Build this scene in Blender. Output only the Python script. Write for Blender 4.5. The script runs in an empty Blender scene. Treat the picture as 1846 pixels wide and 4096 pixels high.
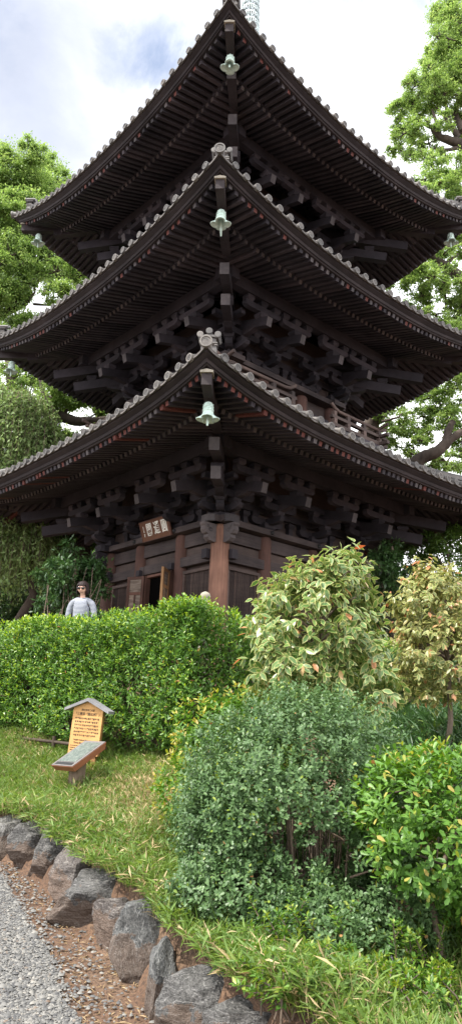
import bpy, math, random
import numpy as np
from mathutils import Vector, Matrix
random.seed(7)
RNG = np.random.default_rng(11)
PI = math.pi
SC = bpy.context.scene
COL = SC.collection

# ------------------------------------------------------------------ helpers
def norm(v):
    v = np.asarray(v, float)
    return v / (np.linalg.norm(v, axis=-1, keepdims=True) + 1e-9)

class MB:
    """collects shapes and links them as one mesh object"""
    def __init__(self, T=None):
        self.v = []; self.f = []; self.m = []; self.s = []; self.n = 0
        self.T = T
    def add(self, verts, faces, mat=0, smooth=False):
        verts = np.asarray(verts, float).reshape(-1, 3)
        if self.T is not None:
            R, t = self.T
            verts = verts @ R.T + t
        self.v.append(verts)
        n = self.n
        for f in faces:
            self.f.append([i + n for i in f])
        if isinstance(mat, (list, tuple)):
            self.m.extend(mat)
        else:
            self.m.extend([mat] * len(faces))
        self.s.extend([smooth] * len(faces))
        self.n += len(verts)
    BOXF = [(0, 3, 2, 1), (4, 5, 6, 7), (0, 1, 5, 4), (1, 2, 6, 5), (2, 3, 7, 6), (3, 0, 4, 7)]
    def box(self, lo, hi, mat=0):
        x0, y0, z0 = lo; x1, y1, z1 = hi
        self.add([(x0,y0,z0),(x1,y0,z0),(x1,y1,z0),(x0,y1,z0),(x0,y0,z1),(x1,y0,z1),(x1,y1,z1),(x0,y1,z1)], self.BOXF, mat)
    def beam(self, p0, p1, w, h, mat=0, up=(0, 0, 1), taper=1.0):
        """box whose bottom centre line runs p0 -> p1; end face at p1 is face 3"""
        p0 = np.array(p0, float); p1 = np.array(p1, float)
        d = norm(p1 - p0); r = norm(np.cross(d, up)); u = np.cross(r, d)
        V = []
        for p, k in ((p0, 1.0), (p1, taper)):
            V += [p - r*w/2*k, p + r*w/2*k, p + r*w/2*k + u*h*k, p - r*w/2*k + u*h*k]
        F = [(0, 1, 2, 3), (7, 6, 5, 4), (0, 4, 5, 1), (1, 5, 6, 2), (2, 6, 7, 3), (3, 7, 4, 0)]
        self.add(V, F, mat)
    def prism(self, poly, o, ax, ay, az, depth, mat=0):
        """polygon in (ax, ay) at o, extruded +-depth/2 along az"""
        o = np.array(o, float); ax = np.array(ax, float); ay = np.array(ay, float); az = np.array(az, float)
        n = len(poly); V = []
        for s in (-.5, .5):
            for x, y in poly:
                V.append(o + ax*x + ay*y + az*depth*s)
        F = [list(range(n))[::-1], list(range(n, 2*n))]
        for i in range(n):
            j = (i + 1) % n
            F.append((i, j, n + j, n + i))
        self.add(V, F, mat)
    def tube(self, pts, rad, n=8, mat=0, caps=True, smooth=True):
        pts = np.array(pts, float); k = len(pts)
        rad = np.full(k, rad) if np.isscalar(rad) else np.array(rad, float)
        d = np.zeros_like(pts); d[1:-1] = pts[2:] - pts[:-2]; d[0] = pts[1] - pts[0]; d[-1] = pts[-1] - pts[-2]
        d = norm(d)
        ref = np.array([0, 0, 1.0]) if abs(d[0][2]) < .9 else np.array([1.0, 0, 0])
        u = norm(np.cross(d[0], ref)); V = []
        for i in range(k):
            u = norm(u - d[i]*np.dot(u, d[i])); w = np.cross(d[i], u)
            for j in range(n):
                a = 2*PI*j/n
                V.append(pts[i] + rad[i]*(u*math.cos(a) + w*math.sin(a)))
        F = []
        for i in range(k-1):
            for j in range(n):
                b = (j+1) % n
                F.append((i*n+j, i*n+b, (i+1)*n+b, (i+1)*n+j))
        self.add(V, F, mat, smooth)
        if caps:
            self.add(V[:n], [tuple(range(n))[::-1]], mat); self.add(V[-n:], [tuple(range(n))], mat)
    def lathe(self, prof, n=16, c=(0, 0, 0), mat=0, smooth=True, fr=None, ax=None):
        """profile of (r, z) turned about the z axis, or about frame ax=(u,v,w)"""
        c = np.array(c, float); V = []
        if ax is None: ax = (np.array([1.,0,0]), np.array([0,1.,0]), np.array([0,0,1.]))
        for i, (r, z) in enumerate(prof):
            for j in range(n):
                a = 2*PI*j/n
                rr, zz = (r, z) if fr is None else fr(r, z, a, i)
                V.append(c + ax[0]*rr*math.cos(a) + ax[1]*rr*math.sin(a) + ax[2]*zz)
        F = []
        for i in range(len(prof)-1):
            for j in range(n):
                b = (j+1) % n
                F.append((i*n+j, i*n+b, (i+1)*n+b, (i+1)*n+j))
        self.add(V, F, mat, smooth)
    def build(self, name, mats, parent=None, loc=None):
        me = bpy.data.meshes.new(name)
        V = np.concatenate(self.v) if self.v else np.zeros((0, 3))
        me.from_pydata(V.tolist(), [], self.f)
        if not isinstance(mats, (list, tuple)): mats = [mats]
        for m in mats: me.materials.append(m)
        if len(mats) > 1: me.polygons.foreach_set('material_index', np.array(self.m, np.int32))
        me.polygons.foreach_set('use_smooth', np.array(self.s, bool))
        me.update()
        return link(name, me, parent, loc)

def link(name, me, parent=None, loc=None):
    o = bpy.data.objects.new(name, me); COL.objects.link(o)
    if parent is not None: o.parent = parent
    if loc is not None: o.location = loc
    return o

def tag(o, label, cat, group=None, kind=None):
    o['label'] = label; o['category'] = cat
    if group: o['group'] = group
    if kind: o['kind'] = kind
    return o
def thing(name, label, cat, loc=(0, 0, 0), rz=0, group=None):
    o = bpy.data.objects.new(name, None); COL.objects.link(o)
    o.location = loc; o.rotation_euler = (0, 0, rz)
    o.empty_display_size = .2
    return tag(o, label, cat, group)
def struct(o, kind='structure'):
    o['kind'] = kind; return o

def quick_mesh(name, V, F, mats, midx=None, attr=None, smooth=False):
    """numpy arrays: V (n,3); F list of (m,k) index arrays"""
    me = bpy.data.meshes.new(name)
    V = np.asarray(V, np.float32)
    me.vertices.add(len(V)); me.vertices.foreach_set('co', V.ravel())
    loops = np.concatenate([f.ravel() for f in F]).astype(np.int32)
    tot = np.concatenate([np.full(len(f), f.shape[1], np.int32) for f in F])
    st = np.concatenate([[0], np.cumsum(tot)[:-1]]).astype(np.int32)
    me.loops.add(len(loops)); me.loops.foreach_set('vertex_index', loops)
    me.polygons.add(len(tot)); me.polygons.foreach_set('loop_start', st); me.polygons.foreach_set('loop_total', tot)
    for m in mats: me.materials.append(m)
    if midx is not None: me.polygons.foreach_set('material_index', midx.astype(np.int32))
    if smooth: me.polygons.foreach_set('use_smooth', np.ones(len(tot), bool))
    if attr is not None:
        for k, a in attr.items():
            at = me.attributes.new(k, 'FLOAT', 'POINT'); at.data.foreach_set('value', a.astype(np.float32))
    me.update(calc_edges=True); me.validate()
    return me

# leaf templates: rows of (along, half width), cup
def leaf_template(kind):
    if kind == 'full':     # 8 points, six faces
        P = np.array([(0,0,0),(.3,-1,0),(.3,0,-.25),(.3,1,0),(.68,-.8,0),(.68,0,-.2),(.68,.8,0),(1,0,0)], float)
        F3 = np.array([(0,1,2),(0,2,3),(4,7,5),(5,7,6)]); F4 = np.array([(1,4,5,2),(2,5,6,3)])
        E = np.array([1,1,0,1,1,0,1,1.])
    elif kind == 'obo':    # broad above the middle, blunt tip
        P = np.array([(0,0,0),(.4,-.72,0),(.4,0,-.14),(.4,.72,0),(.8,-.9,0),(.8,0,-.14),(.8,.9,0),(1,0,-.05)], float)
        F3 = np.array([(0,1,2),(0,2,3),(4,7,5),(5,7,6)]); F4 = np.array([(1,4,5,2),(2,5,6,3)])
        E = np.array([1,1,0,1,1,0,1,1.])
    elif kind == 'ell':    # broad ellipse with a drawn-out point
        P = np.array([(0,0,0),(.25,-.8,0),(.28,0,-.12),(.25,.8,0),(.6,-.95,0),(.62,0,-.12),(.6,.95,0),(1,0,0)], float)
        F3 = np.array([(0,1,2),(0,2,3),(4,7,5),(5,7,6)]); F4 = np.array([(1,4,5,2),(2,5,6,3)])
        E = np.array([1,1,0,1,1,0,1,1.])
    elif kind == 'mid':    # 6 points, four faces
        P = np.array([(0,0,0),(.5,-1,.05),(.5,0,-.25),(.5,1,.05),(.97,0,0),(1,0,0)], float)[:5]
        P[4] = (1,0,0)
        F3 = np.array([(0,1,2),(0,2,3),(1,4,2),(2,4,3)]); F4 = None
        E = np.array([1,1,0,1,1.])
    else:                  # simple diamond of two faces
        P = np.array([(0,0,0),(.5,-1,.0),(1,0,0),(.5,1,.0)], float)
        F3 = None; F4 = np.array([(0,1,2,3)]); E = np.array([0,1,0,1.])
    return P, F3, F4, E

def make_leaves(name, pos, d, nrm, L, W, mats, kind='full', curl=.25, midx=None):
    """pos/d/nrm (n,3), L/W (n,), every leaf a small bent blade"""
    P, F3, F4, E = leaf_template(kind)
    n = len(pos); k = len(P)
    d = norm(d); nrm = norm(nrm - d*np.sum(nrm*d, 1, keepdims=True)); s = np.cross(nrm, d)
    cu = curl*(0.6 + .8*RNG.random(n))
    t = P[:, 0][None, :]; a = t*L[:, None]
    b = P[:, 1][None, :]*W[:, None]/2
    c = P[:, 2][None, :]*W[:, None] - cu[:, None]*t*t*L[:, None]
    V = pos[:, None, :] + d[:, None, :]*a[..., None] + s[:, None, :]*b[..., None] + nrm[:, None, :]*c[..., None]
    off = (np.arange(n)*k)[:, None, None]
    F = []; mi = []
    if F3 is not None:
        F.append((F3[None] + off).reshape(-1, 3)); mi.append(np.repeat(midx if midx is not None else np.zeros(n), len(F3)))
    if F4 is not None:
        F.append((F4[None] + off).reshape(-1, 4)); mi.append(np.repeat(midx if midx is not None else np.zeros(n), len(F4)))
    return quick_mesh(name, V.reshape(-1, 3), F, mats, np.concatenate(mi), {'edge': np.tile(E, n)}, smooth=False)

def rand_dir(n):
    return norm(RNG.normal(size=(n, 3)))

# ------------------------------------------------------------------ camera geometry
CF, CP, CR = 3020.92, 0.291692, 0.0391935       # focal length in photo pixels, pitch, roll
CAMZ = 1.6
def ray(dx, dy):
    px, py = dx*1.59, dy*1.59
    X = (px-923)/CF; U = -(py-2048)/CF
    cr, sr = math.cos(CR), math.sin(CR); r = X*cr - U*sr; u = X*sr + U*cr
    cp, sp = math.cos(CP), math.sin(CP)
    return np.array([r, cp - u*sp, sp + u*cp])
def AY(dx, dy, Y):
    d = ray(dx, dy); return d*(Y/d[1]) + np.array([0, 0, CAMZ])
def AZ(dx, dy, z):
    d = ray(dx, dy); return d*((z-CAMZ)/d[2]) + np.array([0, 0, CAMZ])
def pxm(Y, dy=1288):                              # metres per picture unit at depth Y
    return Y*1.59/CF/ (math.cos(CP) - (-(dy*1.59-2048)/CF)*math.sin(CP))

# ------------------------------------------------------------------ materials
def nodes(name):
    m = bpy.data.materials.new(name); m.use_nodes = True
    nt = m.node_tree; b = nt.nodes['Principled BSDF']
    return m, nt, b
def N(nt, t, **kw):
    n = nt.nodes.new(t)
    for k, v in kw.items():
        if k.startswith('i_'):
            key = k[2:]; key = int(key) if key.isdigit() else key.replace('_', ' ')
            n.inputs[key].default_value = v
        else: setattr(n, k, v)
    return n
def ramp(nt, fac, stops):
    r = nt.nodes.new('ShaderNodeValToRGB'); e = r.color_ramp.elements
    while len(e) < len(stops): e.new(.5)
    for i, (p, c) in enumerate(stops):
        e[i].position = p; e[i].color = (*c, 1) if len(c) == 3 else c
    nt.links.new(fac, r.inputs['Fac']); return r.outputs['Color']
def texco(nt, scale=(1, 1, 1), rot=(0, 0, 0)):
    tc = nt.nodes.new('ShaderNodeTexCoord'); mp = nt.nodes.new('ShaderNodeMapping')
    mp.inputs['Scale'].default_value = scale; mp.inputs['Rotation'].default_value = rot
    nt.links.new(tc.outputs['Object'], mp.inputs['Vector']); return mp.outputs['Vector']
def noise(nt, vec, scale, detail=4, rough=.55, dist=0):
    n = N(nt, 'ShaderNodeTexNoise', i_Scale=scale, i_Detail=detail, i_Roughness=rough, i_Distortion=dist)
    if vec is not None: nt.links.new(vec, n.inputs['Vector'])
    return n.outputs['Fac']
def bump(nt, b, h, strength, dist=.02):
    bp = N(nt, 'ShaderNodeBump', i_Strength=strength, i_Distance=dist)
    nt.links.new(h, bp.inputs['Height']); nt.links.new(bp.outputs['Normal'], b.inputs['Normal'])
def mixc(nt, fac, a, b, mode='MIX'):
    m = nt.nodes.new('ShaderNodeMix'); m.data_type = 'RGBA'; m.blend_type = mode
    for src, key in ((fac, 0), (a, 6), (b, 7)):
        if hasattr(src, 'is_output'): nt.links.new(src, m.inputs[key])
        elif key == 0: m.inputs[0].default_value = src
        else: m.inputs[key].default_value = (*src, 1)
    return m.outputs[2]

def wood(name, c0, c1, stretch=(14, 14, 1.2), rough=.75, bs=.4, pos=(.3, .75)):
    m, nt, b = nodes(name)
    g = noise(nt, texco(nt, stretch), 1.6, 6, .62, .4)
    g2 = noise(nt, texco(nt), 1.3, 4)
    c = ramp(nt, g, [(pos[0], c0), (pos[1], c1)])
    c = mixc(nt, .5, c, ramp(nt, g2, [(.3, tuple(x*.7 for x in c0)), (.7, tuple(min(1, x*1.25) for x in c1))]))
    geo = nt.nodes.new('ShaderNodeNewGeometry')            # every timber has weathered a little differently
    c = mixc(nt, 1, c, ramp(nt, geo.outputs['Random Per Island'], [(0, (.62, .62, .64)), (.5, (.95, .94, .93)), (.85, (1.2, 1.16, 1.12)), (1, (1.6, 1.5, 1.42))]), 'MULTIPLY')
    nt.links.new(c, b.inputs['Base Color']); b.inputs['Roughness'].default_value = rough
    b.inputs['Specular IOR Level'].default_value = .25
    bump(nt, b, g, bs, .01)
    return m
def plain(name, c, rough=.6, var=.25, scale=6, metal=0, bs=.15, spec=.4, isl=False):
    m, nt, b = nodes(name)
    g = noise(nt, texco(nt), scale, 5, .6)
    col = ramp(nt, g, [(.25, tuple(x*(1-var) for x in c)), (.75, tuple(min(1, x*(1+var)) for x in c))])
    if isl:
        geo = nt.nodes.new('ShaderNodeNewGeometry')
        col = mixc(nt, 1, col, ramp(nt, geo.outputs['Random Per Island'], [(0, (.55, .56, .58)), (.5, (.95, .95, .95)), (1, (1.4, 1.36, 1.3))]), 'MULTIPLY')
    nt.links.new(col, b.inputs['Base Color']); b.inputs['Roughness'].default_value = rough
    b.inputs['Metallic'].default_value = metal; b.inputs['Specular IOR Level'].default_value = spec
    if bs: bump(nt, b, g, bs, .01)
    return m
def leafmat(name, stops, rough=.38, trans=.3, spec=.5, edge=None, back=None):
    """colour picked per leaf; light passes through the blade"""
    m, nt, b = nodes(name)
    geo = nt.nodes.new('ShaderNodeNewGeometry')
    c = ramp(nt, geo.outputs['Random Per Island'], stops)
    big = noise(nt, texco(nt), 1.7, 3)
    c = mixc(nt, .35, c, mixc(nt, big, tuple(x*.6 for x in stops[0][1]), tuple(min(1, x*1.2) for x in stops[-1][1])))
    if edge:
        at = N(nt, 'ShaderNodeAttribute', attribute_name='edge')
        nz = noise(nt, texco(nt), 26, 2)
        ad = N(nt, 'ShaderNodeMath', operation='MULTIPLY_ADD', i_1=.5, i_2=-.25)
        nt.links.new(nz, ad.inputs[0])
        a2 = N(nt, 'ShaderNodeMath', operation='ADD'); nt.links.new(at.outputs['Fac'], a2.inputs[0]); nt.links.new(ad.outputs[0], a2.inputs[1])
        f = ramp(nt, a2.outputs[0], [(edge[1], (0, 0, 0)), (edge[2], (1, 1, 1))])
        c = mixc(nt, f, c, edge[0])
    nt.links.new(c, b.inputs['Base Color']); b.inputs['Roughness'].default_value = rough
    b.inputs['Specular IOR Level'].default_value = spec
    tr = nt.nodes.new('ShaderNodeBsdfTranslucent'); mx = nt.nodes.new('ShaderNodeMixShader')
    mx.inputs[0].default_value = trans
    hs = N(nt, 'ShaderNodeHueSaturation', i_Hue=.485, i_Saturation=1.15, i_Value=1.5); nt.links.new(c, hs.inputs['Color'])
    nt.links.new(hs.outputs[0], tr.inputs['Color'])
    nt.links.new(b.outputs[0], mx.inputs[1]); nt.links.new(tr.outputs[0], mx.inputs[2])
    nt.links.new(mx.outputs[0], nt.nodes['Material Output'].inputs['Surface'])
    return m

M = {}
M['dark'] = wood('weathered_shaded_timber', (.015,.0135,.018), (.043,.0375,.046), (5, 5, 5))  # tone lowered for the brackets: eave shade put into the timber colour
M['beam'] = wood('grained_dark_beam', (.02,.0165,.019), (.09,.071,.07), (1.3, 1.3, 22), bs=.7, pos=(.35, .8))
M['dark2'] = wood('dark_rafter_timber', (.019,.0165,.0215), (.05,.043,.051), (6, 6, 6))
M['panel'] = wood('dark_panel_timber', (.03,.023,.023), (.1,.073,.066), (2, 2, 18))
M['pillar'] = wood('dark_pillar_timber', (.048,.026,.023), (.13,.07,.057), (16, 16, 1.2))
M['redpillar'] = wood('bare_reddish_timber', (.075,.038,.028), (.27,.145,.105), (18, 18, 1.0), pos=(.35, .68))
M['red'] = plain('worn_red_paint', (.088,.023,.018), .8, .5, 20)
M['greyend'] = wood('grey_weathered_end_grain', (.042,.037,.041), (.1,.089,.094), (9, 9, 9))
M['fascia'] = wood('brown_eave_board', (.0175,.0145,.0165), (.047,.038,.041), (3, 3, 12))
M['tile'] = plain('grey_fired_clay_tile', (.088,.082,.08), .5, .4, 9, spec=.4, isl=True)
M['tilerim'] = plain('pale_grey_clay_disc', (.112,.105,.101), .55, .35, 30, spec=.35, isl=True)
M['tilebed'] = plain('pale_mortar_tile_edge', (.095,.084,.079), .7, .4, 12)
M['bell'] = plain('pale_green_patinated_bronze', (.5,.63,.58), .6, .22, 14, metal=0, bs=.05, spec=.35)
M['iron'] = plain('dark_iron', (.03,.03,.032), .5, .3, 10, metal=.4)
M['copper'] = plain('pale_copper_cap', (.3,.27,.22), .55, .25, 12)
M['finial'] = plain('silvery_green_bronze', (.36,.42,.42), .45, .35, 18, metal=.3)
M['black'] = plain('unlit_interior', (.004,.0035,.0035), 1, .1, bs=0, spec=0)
M['plaque'] = wood('brown_plaque_board', (.09,.042,.026), (.19,.092,.055), (2, 2, 16))
M['white'] = plain('white_paint', (.78,.77,.72), .6, .08)
M['dooredge'] = wood('worn_yellow_timber', (.16,.085,.04), (.36,.21,.105), (14, 14, 1.5))
M['doorpanel'] = wood('flaking_pale_door_panel', (.07,.045,.036), (.3,.25,.21), (3, 3, 14), pos=(.42, .62))
M['doorframe'] = wood('worn_brown_door_frame', (.05,.026,.02), (.14,.075,.06), (12, 12, 2))
# ------------------------------------------------------------------ the pagoda
TERR = 2.42                                       # height of the terrace it stands on
PAG = thing('pagoda', 'three storied dark timber pagoda with deep tiled eaves behind the clipped hedge', 'pagoda',
            (-.0163, 18.634, TERR), .72123)
ZO = CAMZ - TERR                                  # levels below are given from the eye level
def SIDE(k):
    a = k*PI/2; c, s = math.cos(a), math.sin(a)
    return (np.array([[c, -s, 0], [s, c, 0], [0, 0, 1.]]), np.array([0, 0, ZO]))
T0 = SIDE(0)
TIERS = [dict(e=5.43, zc=5.60, S=.53, p=3.2, n=36, a=2.1, b=.78, zd=4.52, po=3.10, pt=5.86, zb=.85, oi=2.55, zi=7.15, t=0),
         dict(e=5.013, zc=9.81, S=.68, p=2.25, n=34, a=1.8, b=.69, zd=8.62, po=2.87, pt=9.97, zb=7.3, oi=2.35, zi=11.35, t=1),
         dict(e=4.804, zc=13.78, S=.88, p=2.2, n=34, a=1.6, b=.61, zd=12.75, po=2.7, pt=14.03, zb=11.2, oi=.45, zi=17.2, t=2)]
RW, RH = .084, .1
def upl(t, r): return t['S']*min(1.0, abs(r))**t['p']

def arm_poly(L, h, r=.09):
    """bracket arm seen from the side: flat top, rounded undersides at both ends"""
    P = [(-L/2, h), (-L/2, h*.55)]
    for a in (25, 55, 80): P.append((-L/2 + r*1.6*(1-math.cos(math.radians(a))), h*.55*(1-math.sin(math.radians(a)))))
    Q = [(-x, y) for x, y in P][::-1]
    return P + Q
def nose_poly(L, h):
    return [(0, h), (0, 0), (L*.55, -.0), (L*.78, h*.08), (L*.93, h*.3), (L, h*.62), (L*.98, h)]
def block(mb, c, s, h, mat=0, ax=((1, 0, 0), (0, 1, 0))):
    """bearing block: tapered foot under a square head"""
    c = np.array(c, float); X = np.array(ax[0], float); Y = np.array(ax[1], float); V = []
    for k, z in ((.68, 0), (1, h*.45), (1, h)):
        for sx, sy in ((-1,-1),(1,-1),(1,1),(-1,1)): V.append(c + X*sx*k*s/2 + Y*sy*k*s/2 + np.array([0,0,z]))
    F = [(3,2,1,0), (8,9,10,11)]
    for l in (0, 4):
        for j in range(4): F.append((l+j, l+(j+1)%4, l+4+(j+1)%4, l+4+j))
    mb.add(V, F, mat)
EX, EY, EZ = np.eye(3)

def cluster(t, k, u0, name='bracket_cluster'):
    a, zd = t['a'], t['zd']; mb = MB(SIDE(k)); j = ((k*7 + int(u0*10)) % 5)*.0007
    dg = 0
    block(mb, (u0, -a, zd), .36, .17)
    mb.prism(arm_poly(.98, .15), (u0, -a-j, zd+.125), EX, EZ, EY, .15)
    mb.prism(nose_poly(.56, .15), (u0, -a, zd+.128), -EY, EZ, EX, .14)
    for du in (-.38, .38): block(mb, (u0+du, -a, zd+.277), .2, .11)
    block(mb, (u0, -a-.42, zd+.277), .2, .11)
    mb.prism(arm_poly(1.0, .145), (u0, -a-.42-j, zd+.385), EX, EZ, EY, .14)
    mb.prism(nose_poly(.92, .14), (u0, -a, zd+.388), -EY, EZ, EX, .135)
    for du in (-.39, .39): block(mb, (u0+du, -a-.42, zd+.531), .2, .11)
    o3 = t['po']
    block(mb, (u0, -o3+.02, zd+.62), .23, .115)
    mb.prism(arm_poly(.98, .145), (u0, -o3+j, zd+.735), EX, EZ, EY, .14)
    for du in (-.39, 0, .39): block(mb, (u0+du, -o3, zd+.882), .2, .13)
    o = mb.build(name, M['dark'], PAG)
    r = MB(SIDE(k)); r.beam((u0, -a+.2, zd+.33+1.5*.27), (u0, -a-1.3, zd+.33), .155, .215, [0,1,0,0,0,0])
    r.build('tail_rafter', [M['dark'], M['greyend']], o)
    return o

def corner_cluster(t, k):
    """at the corner shared by side k (its u=-a end) and side k-1 (its u=+a end)"""
    a, zd = t['a'], t['zd']; mb = MB(SIDE(k)); D = np.array([-1, -1, 0])/math.sqrt(2); DP = np.array([1, -1, 0])/math.sqrt(2)
    c = np.array([-a, -a, 0])
    block(mb, c + EZ*zd, .42, .17)
    o3 = t['po']
    for dr, pr, jj in ((-EY, EX, 0), (-EX, EY, .003)):
        mb.prism(nose_poly(.62, .15), c + EZ*(zd+.128+jj), dr, EZ, pr, .15)
        mb.prism(nose_poly(.95, .145), c + EZ*(zd+.39+jj), dr, EZ, pr, .145)
        block(mb, c + dr*.42 + EZ*(zd+.279), .2, .11, ax=(pr, dr))
        mb.prism(arm_poly(1.0, .145), c + dr*(.42+jj) + EZ*(zd+.387), pr, EZ, dr, .14)
        for du in (-.39, .39): block(mb, c + dr*.42 + pr*du + EZ*(zd+.533), .2, .11, ax=(pr, dr))
        mb.prism(arm_poly(1.1, .145), c + dr*(o3-a) + EZ*(zd+.735+jj), pr, EZ, dr, .14)
        for du in (-.42, 0, .42): block(mb, c + dr*(o3-a) + pr*du + EZ*(zd+.882), .2, .13, ax=(pr, dr))
        block(mb, c + dr*(o3-a-.02) + EZ*(zd+.62), .23, .115, ax=(pr, dr))
    # the stack along the diagonal
    mb.prism(nose_poly(.5, .2), c + EZ*(zd+.1), D, EZ, DP, .17)
    block(mb, c + D*.42 + EZ*(zd+.3), .27, .13, ax=(D, DP))
    mb.prism(nose_poly(1.0, .22), c + EZ*(zd+.36), D, EZ, DP, .18)
    block(mb, c + D*1.38 + EZ*(zd+.62), .27, .13, ax=(D, DP))
    o = mb.build('bracket_cluster', M['dark'], PAG)
    for dr in (-EY, -EX):
        r = MB(SIDE(k)); r.beam(c - dr*.2 + EZ*(zd+.33+1.5*.27), c + dr*1.3 + EZ*(zd+.33), .155, .215, [0,1,0,0,0,0])
        r.build('tail_rafter', [M['dark'], M['greyend']], o)
    s2 = math.sqrt(2)
    for rad, zb, h in ((1.3, .30, .25), (1.72, .66, .25)):
        r = MB(SIDE(k)); r.beam(c - D*.3 + EZ*(zd+zb+(rad*s2+.3)*.17), c + D*rad*s2 + EZ*(zd+zb), .2, h, [0,1,0,0,0,0])
        r.build('tail_rafter', [M['dark'], M['greyend']], o)
    return o

def sweep(mb, t, sec, M_=33, mat=0):
    """section [(offset from the eave edge, height from the eave line)] swept along one eave with its upward curve"""
    e = t['e']; V = []; n = len(sec)
    for i in range(M_):
        r = -1 + 2*i/(M_-1)
        r = math.copysign(abs(r)**.8, r)
        for do, dz in sec:
            o = e + do
            V.append((r*o, -o, t['zc'] + dz + upl(t, r)))
    F = []
    for i in range(M_-1):
        for j in range(n):
            b = (j+1) % n
            F.append((i*n+j, i*n+b, (i+1)*n+b, (i+1)*n+j))
    mb.add(V, F, mat)

def tier(t):
    e, zc, a, b, zd, po, pt, S, oi, zi = (t[x] for x in ('e','zc','a','b','zd','po','pt','S','oi','zi'))
    ti = t['t']; ko = e-1.05; he = e-.23; zk = zc-.20
    # --- storey walls
    for k in range(4):
        j = .003*(k % 2)
        mb = MB(SIDE(k))                            # boarding behind the brackets, plain backing wall
        mb.box((-a+.02, -a+.06, t['zb']), (a-.02, -a+.16, zd-.1))
        mb.box((-a+.02, -a+.05, zd-.02), (a-.02, -a+.12, pt+.25))
        mb.build('wall_panel', M['panel'], PAG)
        mb = MB(SIDE(k))                            # plate, tie beams, through beams
        mb.box((-a-.34, -a-.24, zd-.13+j), (a+.34, -a+.2, zd+j))
        mb.build('wall_plate', M['beam'], PAG)
        mb = MB(SIDE(k))
        mb.box((-a-.3, -a-.05+j, zd+.385+j), (a+.3, -a+.055, zd+.53+j))
        mb.build('wall_beam', M['dark'], PAG)
        mb = MB(SIDE(k)); mb.box((-a-.9, -a-.42-.06, zd+.642+j), (a+.9, -a-.42+.06, zd+.78+j)); mb.build('through_beam', M['dark'], PAG)
        mb = MB(SIDE(k)); mb.box((-po-.28, -po-.105, pt-.30+j), (po+.28, -po+.105, pt+j)); mb.build('purlin', M['dark'], PAG)
        # small struts standing between the brackets
        for u in (-(a+b)/2, 0, (a+b)/2):
            mb = MB(SIDE(k)); mb.box((u-.06, -a-.06, zd), (u+.06, -a+.06, zd+.22)); block(mb, (u, -a, zd+.22), .2, .12); mb.build('strut', M['dark'], PAG)
        for u in (-b, b):
            mb = MB(SIDE(k)); mb.lathe([(.165, t['zb']), (.165, zd-.19), (.14, zd-.135)], 18, (u, -a+.02, 0)); mb.add([(u+.14*math.cos(x*PI/9), -a+.02+.14*math.sin(x*PI/9), zd-.135) for x in range(18)], [tuple(range(18))])
            mb.build('pillar', M['pillar'], PAG)
            cluster(t, k, u)
        corner_cluster(t, k)
    for k in range(4):
        mb = MB(SIDE(k)); r = .2 if ti == 0 else .17
        mb.lathe([(r, t['zb']), (r, zd-.2), (r*.85, zd-.13)], 22, (-a, -a, 0)); mb.add([(-a+r*.85*math.cos(x*PI/9), -a+r*.85*math.sin(x*PI/9), zd-.13) for x in range(18)], [tuple(range(18))])
        o = mb.build('pillar', M['redpillar' if (k == 0 and ti == 0) else 'pillar'], PAG)
        if k == 0 and ti == 0: o['label'] = 'bare reddish corner pillar with open grain'
    # --- eaves: boards, fascia, hip rafters, rafters
    mb = MB()
    R = []
    for k in range(4):
        mb.T = SIDE(k)
        NU = 25
        for lev, (o0, z0, o1, z1, s0, s1) in enumerate(((a, pt+RH+(po-a)*.36, ko, zk+RH, 0, .5), (ko-.12, zk+.1+RH+.04, he+.1, zc-.34+RH, .45, 1.0))):
            V = []; NO = 6
            for io in range(NO):
                q = io/(NO-1); o = o0+(o1-o0)*q
                for iu in range(NU):
                    r = -1+2*iu/(NU-1)
                    if lev == 0:
                        z = z0+(z1-z0)*q + upl(t, r)*s1*max(0, (o-po)/(ko-po))
                    else:
                        z = z0+(z1-z0)*q + upl(t, r)*(s0+(s1-s0)*q)
                    V.append((r*o, -o, z+.012))
            F = [(i*NU+j, i*NU+j+1, (i+1)*NU+j+1, (i+1)*NU+j) for i in range(NO-1) for j in range(NU-1)]
            mb.add(V, F, 0, True)
        # kioi (lower eave strip) between both rafter layers
        V = []; F = []
        for i in range(25):
            r = -1+2*i/24
            for do, dz in ((-.06, RH-.005), (.07, RH-.005), (.09, RH+.07), (-.06, RH+.07)):
                o = ko+do; V.append((r*o, -o, zk+dz+upl(t, r)*.5))
        for i in range(24):
            for jx in range(4):
                F.append((i*4+jx, i*4+(jx+1) % 4, (i+1)*4+(jx+1) % 4, (i+1)*4+jx))
        mb.add(V, F, 0)
    eave = mb.build('eave_boarding', M['dark'], PAG)
    mb = MB()
    for k in range(4):
        mb.T = SIDE(k)
        sweep(mb, t, [(-.33, -.255), (-.17, -.255), (-.115, -.165), (-.33, -.165)], mat=0)
        sweep(mb, t, [(-.33, -.162), (-.155, -.162), (-.05, -.095), (-.04, -.062), (-.33, -.062)], mat=0)
        sweep(mb, t, [(-.3, -.058), (-.03, -.058), (-.005, -.012), (-.3, .03)], mat=1)
    mb.build('eave_fascia', [M['fascia'], M['tilebed']], PAG)
    # rafters
    pitch = .155 if ti == 0 else (.16 if ti == 1 else .165)
    nr = int((2*he-.2)/pitch); us = [(-he+.1) + (2*he-.2)*i/(nr-1) for i in range(nr)]
    rr = random.Random(5+ti)
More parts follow.
